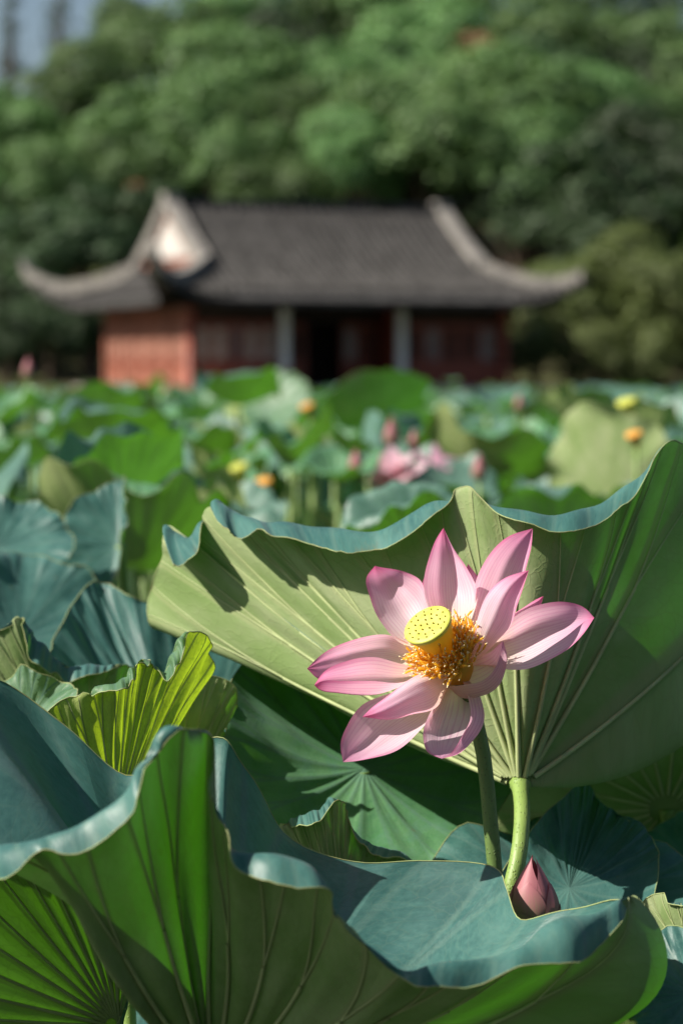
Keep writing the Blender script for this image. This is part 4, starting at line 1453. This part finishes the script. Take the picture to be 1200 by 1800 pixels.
TIP = lambda t: t
PETALS = [
    # upper left
    [[(540, 530, .4), (440, 505, .6), (395, 490, .9), (320, 420, 1.9), (283, 325, 3.2), (267, 245, 4.5), (297, 203, 5.2)],
     [(560, 520, 1.2), (480, 450, 2.8), (405, 345, 5.0), (345, 262, 5.9), (297, 203, 5.2)],
     [(590, 500, 1.0), (520, 420, 1.6), (494, 340, 2.2), (478, 262, 3.4), (400, 228, 4.7), (297, 203, 5.2)]],
    # top
    [[(570, 520, .6), (520, 410, 1.3), (488, 310, 2.1), (489, 225, 3.2), (514, 125, 4.6), (555, 60, 5.6)],
     [(595, 500, 1.5), (588, 410, 2.7), (580, 310, 4.2), (572, 205, 5.4), (562, 120, 5.9), (555, 60, 5.6)],
     [(620, 500, .9), (668, 390, 1.3), (676, 300, 2.2), (645, 212, 3.6), (592, 138, 4.9), (555, 60, 5.6)]],
    # top right
    [[(610, 520, .6), (668, 400, 1.6), (684, 245, 2.2), (724, 165, 2.7), (800, 92, 3.2), (890, 62, 3.3)],
     [(640, 530, 1.6), (720, 400, 3.6), (778, 270, 4.5), (832, 160, 4.4), (890, 62, 3.3)],
     [(670, 540, 1.0), (790, 430, 2.2), (845, 300, 2.9), (880, 165, 3.0), (890, 62, 3.3)]],
    # right, upright, outer side towards us
    [[(640, 565, -.2), (668, 520, -.6), (669, 455, -.9), (690, 370, -1.3), (733, 300, -1.7), (790, 245, -1.9), (876, 219, -1.6)],
     [(655, 565, -.4), (705, 490, -1.6), (755, 395, -2.5), (805, 300, -2.7), (876, 219, -1.6)],
     [(670, 562, -.2), (745, 508, -.5), (795, 448, -.7), (840, 330, -1.0), (876, 219, -1.6)]],
    # far right
    [[(660, 540, .6), (790, 420, .9), (895, 354, .5), (1000, 335, .1), (1085, 362, -.5), (1122, 398, -1.0)],
     [(665, 555, 1.4), (800, 490, 2.2), (900, 450, 2.2), (1000, 420, 1.4), (1075, 402, .1), (1122, 398, -1.0)],
     [(670, 570, 1.0), (800, 552, 1.1), (905, 520, .7), (1000, 472, .2), (1085, 420, -.6), (1122, 398, -1.0)],
     [(670, 580, .3), (795, 587, -.6), (900, 582, -1.1), (1000, 533, -1.4), (1090, 448, -1.4), (1122, 398, -1.0)]],
    # sliver behind it
    [[(640, 540, 1.2), (780, 430, 2.2), (835, 375, 2.5), (880, 340, 2.8), (931, 317, 3.0)],
     [(650, 550, 2.0), (790, 460, 3.2), (860, 395, 3.6), (905, 350, 3.5), (931, 317, 3.0)],
     [(660, 560, 1.5), (820, 480, 2.6), (885, 400, 2.9), (922, 350, 3.0), (931, 317, 3.0)]],
    # lower right boat with turned-up near side
    [[(600, 585, .2), (650, 556, .4), (730, 528, .0), (776, 487, -1.2)],
     [(575, 640, .6), (625, 660, .8), (700, 640, .5), (760, 590, -.2), (779, 488, -1.2)],
     [(568, 655, .0), (630, 700, .0), (705, 690, -.5), (772, 636, -1.0), (795, 548, -1.2), (780, 489, -1.2)],
     [(575, 655, -1.4), (640, 652, -2.2), (700, 628, -2.4), (757, 582, -2.2), (770, 530, -1.8), (777, 487, -1.2)]],
    # left, upper
    [[(540, 545, .4), (440, 500, .9), (340, 463, 1.4), (250, 470, 1.2), (150, 510, .6), (65, 566, -.2), (42, 590, -.6)],
     [(540, 560, 1.0), (430, 550, 2.0), (330, 530, 2.5), (220, 545, 2.0), (120, 572, .6), (42, 590, -.6)],
     [(540, 580, .4), (430, 600, 1.0), (300, 600, 1.0), (180, 615, .4), (85, 628, -.3), (42, 590, -.6)]],
    # left, lower boat
    [[(545, 570, -.2), (420, 580, -.3), (290, 547, -.8), (200, 558, -1.2), (105, 604, -1.8), (69, 652, -2.1)],
     [(545, 590, .5), (420, 620, .9), (290, 630, .5), (190, 635, -.2), (105, 640, -1.3), (69, 652, -2.1)],
     [(545, 610, .2), (430, 640, .3), (370, 662, .0), (280, 690, -.5), (160, 680, -1.3), (80, 664, -2.0), (69, 652, -2.1)],
     [(545, 610, -1.0), (450, 625, -1.9), (370, 638, -2.3), (280, 640, -2.6), (180, 633, -2.7), (95, 638, -2.4), (69, 652, -2.1)]],
    # front left, outer side towards us
    [[(590, 598, -.4), (560, 600, -.9), (480, 606, -2.0), (380, 660, -3.3), (290, 735, -4.6), (250, 772, -5.2)],
     [(588, 625, -1.2), (480, 670, -3.3), (380, 722, -4.6), (300, 760, -5.2), (250, 772, -5.2)],
     [(580, 650, -.4), (528, 728, -1.7), (440, 766, -3.0), (340, 782, -4.4), (250, 772, -5.2)]],
    # bottom left
    [[(560, 600, .2), (440, 650, .0), (330, 690, -.5), (255, 726, -1.2), (195, 800, -2.3), (168, 872, -3.1), (177, 942, -3.7)],
     [(565, 620, .9), (450, 710, .7), (330, 800, -.4), (225, 900, -2.6), (177, 942, -3.7)],
     [(570, 640, .4), (490, 760, .2), (400, 820, -.8), (300, 885, -2.2), (225, 936, -3.4), (177, 942, -3.7)],
     [(578, 640, -.4), (545, 720, -1.3), (495, 800, -2.0), (430, 862, -2.8), (330, 914, -3.5), (238, 939, -3.8), (177, 942, -3.7)]],
    # bottom
    [[(575, 620, -.3), (545, 690, -1.1), (500, 770, -2.0), (480, 850, -3.0), (494, 905, -3.8), (548, 929, -4.2)],
     [(600, 620, .6), (585, 710, .6), (560, 800, -.8), (545, 880, -2.9), (548, 929, -4.2)],
     [(625, 610, .8), (690, 690, .9), (706, 750, .3), (682, 830, -1.2), (608, 910, -3.4), (548, 929, -4.2)],
     [(620, 620, -.2), (655, 710, -1.1), (648, 790, -2.1), (612, 868, -3.2), (575, 915, -3.9), (548, 929, -4.2)]],
    # slivers at the back
    [[(560, 510, 1.2), (500, 380, 3.2), (470, 300, 4.8), (486, 232, 6.4)],
     [(580, 500, 2.0), (530, 380, 4.6), (505, 300, 6.2), (486, 232, 6.4)],
     [(600, 500, 1.4), (570, 380, 3.6), (535, 300, 5.2), (486, 232, 6.4)]],
    [[(590, 510, 1.2), (590, 380, 3.4), (610, 270, 5.2), (648, 195, 6.2)],
     [(615, 500, 2.2), (640, 380, 4.8), (650, 280, 6.2), (648, 195, 6.2)],
     [(640, 500, 1.4), (692, 380, 3.6), (690, 270, 4.8), (648, 195, 6.2)]],
]


def build_flower():
    sp = [fz(596, 590, 0.6), at(826, 1235, 1.885), at(846, 1310, 1.89), at(861, 1440, 1.89), at(871, 1550, 1.89), at(884, 1720, 1.89), at(895, 1900, 1.89)]
    sp.append(np.array([sp[-1][0], sp[-1][1], -0.12]))
    b = np.array([sp[-1][0], sp[-1][1], 0])
    root = tag(empty('lotus_flower', b), 'wide open pink lotus flower with yellow seed pod and orange stamens', 'flower')
    path = cr_open(np.array(sp), 60)
    V, F = tube(path, 0.0060, 12)
    part('stem', V, F, M_STEM_D, root, b)
    rg = np.random.default_rng(3)
    VMAX = {6: 0.62, 11: 0.9, 10: 0.95}
    for k, rows in enumerate(PETALS):
        P = loft(rows)
        nu, nv, _ = P.shape
        du = np.gradient(P, axis=0)
        dv = np.gradient(P, axis=1)
        N = np.cross(du, dv)
        N /= np.linalg.norm(N, axis=2)[..., None] + 1e-12
        # inner side looks towards a point on the flower axis
        foc = FB + AX * 0.09
        mid = P[6:nu // 2 + 8].reshape(-1, 3)
        flip = np.sum((foc - mid) * N[6:nu // 2 + 8].reshape(-1, 3)) < 0
        t = np.linspace(0, 1, nu)[:, None]
        w = np.linspace(-1, 1, nv)[None]
        ph = rg.uniform(0, 6.28, 4)
        wob = 0.0006 * np.sin(5 * t * 3 + ph[0] + 2 * w) + 0.0005 * np.sin(9 * w + ph[1] + 4 * t) + 0.0009 * np.sin(11 * t + ph[2]) * np.abs(w) ** 3
        P = P + N * (wob * np.sin(t * math.pi) ** 0.7)[..., None]
        F = grid_faces(nu, nv)
        V = P.reshape(-1, 3)
        fn = np.cross(V[F[:, 1]] - V[F[:, 0]], V[F[:, 3]] - V[F[:, 0]])
        same = np.sum(fn.reshape(nu - 1, nv - 1, 3) * N[:-1, :-1]) > 0
        if same == flip:
            F = F[:, ::-1]
        uv = np.stack(np.broadcast_arrays((w + 1) / 2, t * VMAX.get(k, 1.0)), -1).reshape(-1, 2)
        part('petal', V, F, M_PETAL, root, b, uv=uv)
    # receptacle and seed pod
    Mx = frame_from(AX)
    V, F = lathe([(0.0065, -0.020), (0.0120, -0.013), (0.0150, -0.005), (0.0135, 0.001), (0.009, 0.003), (0.0003, 0.004)], 20)
    part('receptacle', V @ Mx.T + FB, F, M_POD_SIDE, root, b)
    top = fz(495, 425, -2.9)
    h = float(np.dot(top - FB, AX))
    prof = [(0.0085, -0.006), (0.0088, 0.0), (0.0105, h * 0.35), (0.0150, h * 0.72), (0.0188, h * 0.93), (0.0197, h * 0.985), (0.0196, h * 1.005), (0.0186, h * 1.02), (0.0150, h * 1.025), (0.0080, h * 1.015), (0.0001, h * 1.012)]
    V, F = lathe(prof, 36)
    fm = [0 if i // 36 >= 4 else 1 for i in range(len(F))]
    org = FB + (top - FB) - AX * h          # shift so that the top lands on the pod centre
    sh = (top - FB) - AX * h
    V = V + np.array([0, 0, 0.0])
    k = np.clip(V[:, 2:3] / h, 0, 1)
    Vw = V @ Mx.T + FB + sh * k
    pod = part('seed_pod', Vw, F, [M_POD, M_POD_SIDE], root, b, fmat=fm)
    pod['label'] = 'yellow-green seed pod with brown seed tips'
    pts = [(0, 0)] + [(0.0056 * math.cos(a), 0.0056 * math.sin(a)) for a in np.arange(6) * 1.047 + 0.3] + [(0.0105 * math.cos(a), 0.0105 * math.sin(a)) for a in np.arange(11) * 0.571] + [(0.0153 * math.cos(a), 0.0153 * math.sin(a)) for a in np.arange(15) * 0.4189 + 0.2]
    ss, sfc = lathe([(0.0001, -0.0008), (0.00066, -0.0004), (0.00076, 0.0002), (0.00045, 0.0008), (0.0001, 0.0009)], 8)
    for (x, y) in pts:
        q = ss + np.array([x + rg.uniform(-.0006, .0006), y + rg.uniform(-.0006, .0006), h * 1.02 + 0.0002])
        part('seed', q @ Mx.T + FB + sh, sfc, M_SEED, pod, b)
    # stamens
    segs, mats = [], []
    for i in range(430):
        a = rg.uniform(0, 2 * math.pi)
        tilt = rg.uniform(0.25, 1.15)
        ln = rg.uniform(0.014, 0.024)
        er = np.array([math.cos(a), math.sin(a), 0])
        b0 = er * rg.uniform(0.0085, 0.0115) + np.array([0, 0, rg.uniform(-0.004, 0.003)])
        d0 = er * math.sin(tilt) + np.array([0, 0, math.cos(tilt)])
        side = np.cross(er, [0, 0, 1.0]) * rg.uniform(-0.35, 0.35)
        up = np.array([0, 0, rg.uniform(0.1, 0.7)])
        p1 = b0 + (d0 + side * 0.4) * ln * 0.5
        p2 = p1 + (d0 * 0.8 + side + up * 0.7) * ln * 0.5
        dirn = (p2 - p1) / np.linalg.norm(p2 - p1)
        curl = dirn + rg.normal(size=3) * 0.35
        p3 = p2 + curl * 0.0062
        p4 = p3 + (curl + rg.normal(size=3) * 0.3) * 0.0018
        for pth, rd, mi in (([b0, p1, p2], 0.00036, 0), ([p2, (p2 + p3) / 2 + rg.normal(size=3) * 0.0006, p3], 0.00088, 1), ([p3, p4], 0.00046, 2)):
            v, f = tube(cr_open(np.array(pth), 4), rd, 5)
            segs.append((v @ Mx.T + FB, f))
            mats += [mi] * len(f)
    V, F = merge(segs)
    st = part('stamens', V, F, [M_FIL, M_ANTH, M_APP], root, b, fmat=mats)
    st['kind'] = 'stuff'


build_flower()


# ------------------------------------------------------------------ buds, far flowers and seed pods
def bud_petal(hh, rad, a0, span, z0, z1, out, nu=14, nv=9):
    """one petal wrapped round a bud"""
    P = np.empty((nu, nv, 3))
    for i, t in enumerate(np.linspace(0, 1, nu)):
        z = z0 + (z1 - z0) * t
        k = z / hh
        prof = rad * max(0.03, (math.sin(min(1, k * 1.0) ** 0.62 * math.pi) ** 0.9) * (1 - 0.25 * k)) + out * max(0.0, 1 - k)
        half = span * (1 - t ** 5) * min(1, 0.55 + t)
        for j, w in enumerate(np.linspace(-1, 1, nv)):
            a = a0 + half * w
            P[i, j] = (math.cos(a) * prof, math.sin(a) * prof, z)
    return P


def bud_material():
    m, nt = new_mat('bud_petal')
    g = NT(nt)
    uvn = g.node('ShaderNodeUVMap')
    sx = g.node('ShaderNodeSeparateXYZ')
    nt.links.new(uvn.outputs[0], sx.inputs[0])
    u, v = sx.outputs[0], sx.outputs[1]
    n = g.noise(uvn.outputs[0], 7, 4)
    wv = g.smooth(g.math('SINE', g.math('ADD', g.math('MULTIPLY', u, 70.0), g.math('MULTIPLY', n, 5))), 0.2, 1)
    c = g.mix(g.smooth(g.math('ADD', v, g.math('MULTIPLY', n, 0.3)), 0.2, 0.85), (0.21, 0.20, 0.115), (0.40, 0.15, 0.17))
    c = g.mix(g.math('MULTIPLY', wv, 0.3), c, (0.40, 0.11, 0.17))
    c = g.mix(g.smooth(v, 0.9, 1.0), c, (0.45, 0.09, 0.12))
    g.out(g.mixsh(0.15, g.principled(c, 0.5, 0.3), g.translucent((0.6, 0.2, 0.25))))
    return m


M_BUD = bud_material()


def lotus_bud(label, px, py, d, hh, rad, lean=(0, 0), group=None, near=False):
    top = at(px, py, d)
    base = top - np.array([0, 0, hh])
    b = np.array([base[0] - lean[0], base[1] - lean[1], 0])
    root = tag(empty('lotus_bud', b), label, 'bud', group)
    r = random.Random(int(px * 3 + py))
    pts = [base + np.array([0, 0, 0.004]), base - np.array([0, 0, 0.08]), np.array([(base[0] + b[0]) / 2, (base[1] + b[1]) / 2, base[2] * 0.5]), np.array([b[0], b[1], -0.12])]
    V, F = tube(cr_open(np.array(pts), 20), 0.0045, 8)
    part('stem', V, F, M_STEM, root, b)
    a = r.uniform(0, 6)
    specs = [(a + k * 2.1, 1.25, 0.0, hh, 0.0) for k in range(3)] + [(a + 1.0 + k * 1.57, 0.85, 0.0, hh * r.uniform(0.55, 0.92), 0.0012 + 0.0006 * k) for k in range(4)]
    if near:
        specs += [(a + 0.4 + k * 2.0, 0.6, 0.0, hh * r.uniform(0.25, 0.4), 0.0034) for k in range(3)]
    for (a0, sp_, z0, z1, out) in specs:
        P = bud_petal(hh, rad, a0, sp_, z0, z1, out)
        uv = np.stack(np.meshgrid(np.linspace(0, 1, 9), np.linspace(0, z1 / hh, 14)), -1).reshape(-1, 2)
        part('petal', P.reshape(-1, 3) + base, grid_faces(14, 9), M_BUD, root, b, uv=uv)
    return root


lotus_bud('closed reddish lotus bud at the foot of the flower stem', 936, 1502, 1.87, 0.060, 0.0212, near=True)
G_BUD = 'blurred pink buds in the pond'
for (px, py, d, hh, lab) in [(688, 732, 5.8, 0.075, 'blurred tall pink bud above the far open flower'), (728, 752, 6.0, 0.06, 'blurred smaller pink bud just above the far open flower'),
                             (626, 786, 5.6, 0.07, 'blurred slender pale pink bud left of the far open flower'), (842, 795, 5.4, 0.065, 'blurred salmon pink bud right of the far open flower'),
                             (50, 626, 7.2, 0.07, 'blurred pink bud on a tall stem before the dark trees left of the pavilion'), (146, 774, 6.5, 0.05, 'blurred mauve bud among the leaves left of the yellow pods'),
                             (166, 950, 3.6, 0.04, 'blurred small mauve bud hanging under the bright green bowl leaf'), (912, 690, 9.0, 0.07, 'blurred greenish bud in front of the olive bushes')]:
    lotus_bud(lab, px, py, d, hh, hh * 0.27, group=G_BUD)

M_POD_O = simple_mat('old_seed_pod', (0.60, 0.30, 0.06), 0.6, 0.3, 0.2, 60)
M_POD_G = simple_mat('green_seed_pod', (0.50, 0.60, 0.16), 0.6, 0.3, 0.2, 60)


def pod_thing(label, px, py, d, rad, mat, group):
    c = at(px, py, d)
    b = np.array([c[0], c[1], 0])
    root = tag(empty('seed_pod', b), label, 'seed pod', group)
    V, F = lathe([(rad * 0.25, -rad * 1.4), (rad * 0.55, -rad * 0.8), (rad * 0.9, -rad * 0.1), (rad, rad * 0.25), (rad * 0.93, rad * 0.36), (rad * 0.5, rad * 0.36), (0.0004, rad * 0.34)], 20)
    M = frame_from((-0.25, -0.3, 0.9))
    part('pod', V @ M.T + c, F, mat, root, b)
    a = c + M @ np.array([0, 0, -rad * 1.35])
    pts = [a, a - np.array([0, 0, 0.08]), np.array([b[0] + 0.01, b[1], a[2] * 0.5]), np.array([b[0], b[1], -0.12])]
    V, F = tube(cr_open(np.array(pts), 16), 0.0045, 8)
    part('stem', V, F, M_STEM, root, b)
    sv_, sf_ = lathe([(0.0001, -0.001), (0.0016, 0), (0.0008, 0.0012), (0.0001, 0.0014)], 6)
    for q in range(9):
        r_ = 0 if q == 0 else rad * 0.6
        o = np.array([r_ * math.cos(q * 0.785), r_ * math.sin(q * 0.785), rad * 0.36])
        part('seed', (sv_ + o) @ M.T + c, sf_, M_SEED, root, b)


G_POD = 'blurred seed pods in the pond'
pod_thing('blurred yellow seed pod beside the pale green one', 421, 824, 5.6, 0.022, M_POD, G_POD)
pod_thing('blurred pale green seed pod between yellow and orange pods', 455, 814, 5.9, 0.024, M_POD_G, G_POD)
pod_thing('blurred orange seed pod low beside the yellow pod', 461, 852, 5.5, 0.026, M_POD_O, G_POD)
pod_thing('blurred yellow seed pod standing above the pale leaf underside on edge', 1101, 710, 5.4, 0.023, M_POD, G_POD)
pod_thing('blurred orange seed pod in front of the pale leaf underside on edge', 1114, 766, 5.0, 0.018, M_POD_O, G_POD)
pod_thing('blurred orange seed pod near the foot of the left pavilion column', 540, 716, 8.0, 0.024, M_POD_O, G_POD)


def small_petal(L, Wd, cup, nu=12, nv=7):
    t = np.linspace(0, 1, nu)[:, None]
    w = np.linspace(-1, 1, nv)[None]
    wid = Wd * np.sin(np.clip(t * 0.93 + 0.07, 0, 1) ** 0.85 * math.pi) ** 0.75
    x = w * wid
    y = L * t * np.ones_like(w)
    z = cup * (w ** 2) * wid + 0.10 * L * t ** 2
    return np.stack([x, y, z], -1)


def far_flower(label, px, py, d, R, normal, n=14, seed=0, group=None):
    c = at(px, py, d)
    b = np.array([c[0], c[1], 0])
    root = tag(empty('lotus_flower', b), label, 'flower', group)
    M = frame_from(normal)
    r = random.Random(seed)
    uv = np.stack(np.meshgrid(np.linspace(0, 1, 7), np.linspace(0.15, 0.52, 12)), -1).reshape(-1, 2)
    for k in range(n):
        P = small_petal(R * r.uniform(0.85, 1.1), R * 0.34, 0.5)
        el = (0.25 if k < n // 2 else 0.85) + r.uniform(-0.15, 0.2)
        a = k * 2 * math.pi / (n // 2) + (0.4 if k >= n // 2 else 0) + r.uniform(-.15, .15)
        Mk = np.array(Matrix.Rotation(a, 3, 'Z') @ Matrix.Rotation(el, 3, 'X'))
        part('petal', (P.reshape(-1, 3) @ Mk.T) @ M.T + c, grid_faces(12, 7), M_PETAL, root, b, uv=uv)
    V, F = lathe([(R * 0.08, 0), (R * 0.17, R * 0.28), (R * 0.16, R * 0.3), (0.0004, R * 0.3)], 16)
    part('seed_pod', V @ M.T + c, F, M_POD, root, b)
    V, F = tube(cr_open(np.array([c, c - np.array([0, 0, 0.1]), np.array([b[0] + .01, b[1], 0.6]), np.array([b[0], b[1], -0.12])]), 14), 0.005, 8)
    part('stem', V, F, M_STEM, root, b)


G_FL = 'blurred open flowers beyond the upright leaf'
far_flower('blurred light pink open flower facing left among the leaves', 700, 850, 5.6, 0.095, (-0.45, -0.2, 0.8), 14, 1, G_FL)
far_flower('blurred deeper pink flower with drooping petals behind the light pink one', 772, 850, 5.75, 0.095, (0.35, 0.1, 0.9), 12, 2, G_FL)
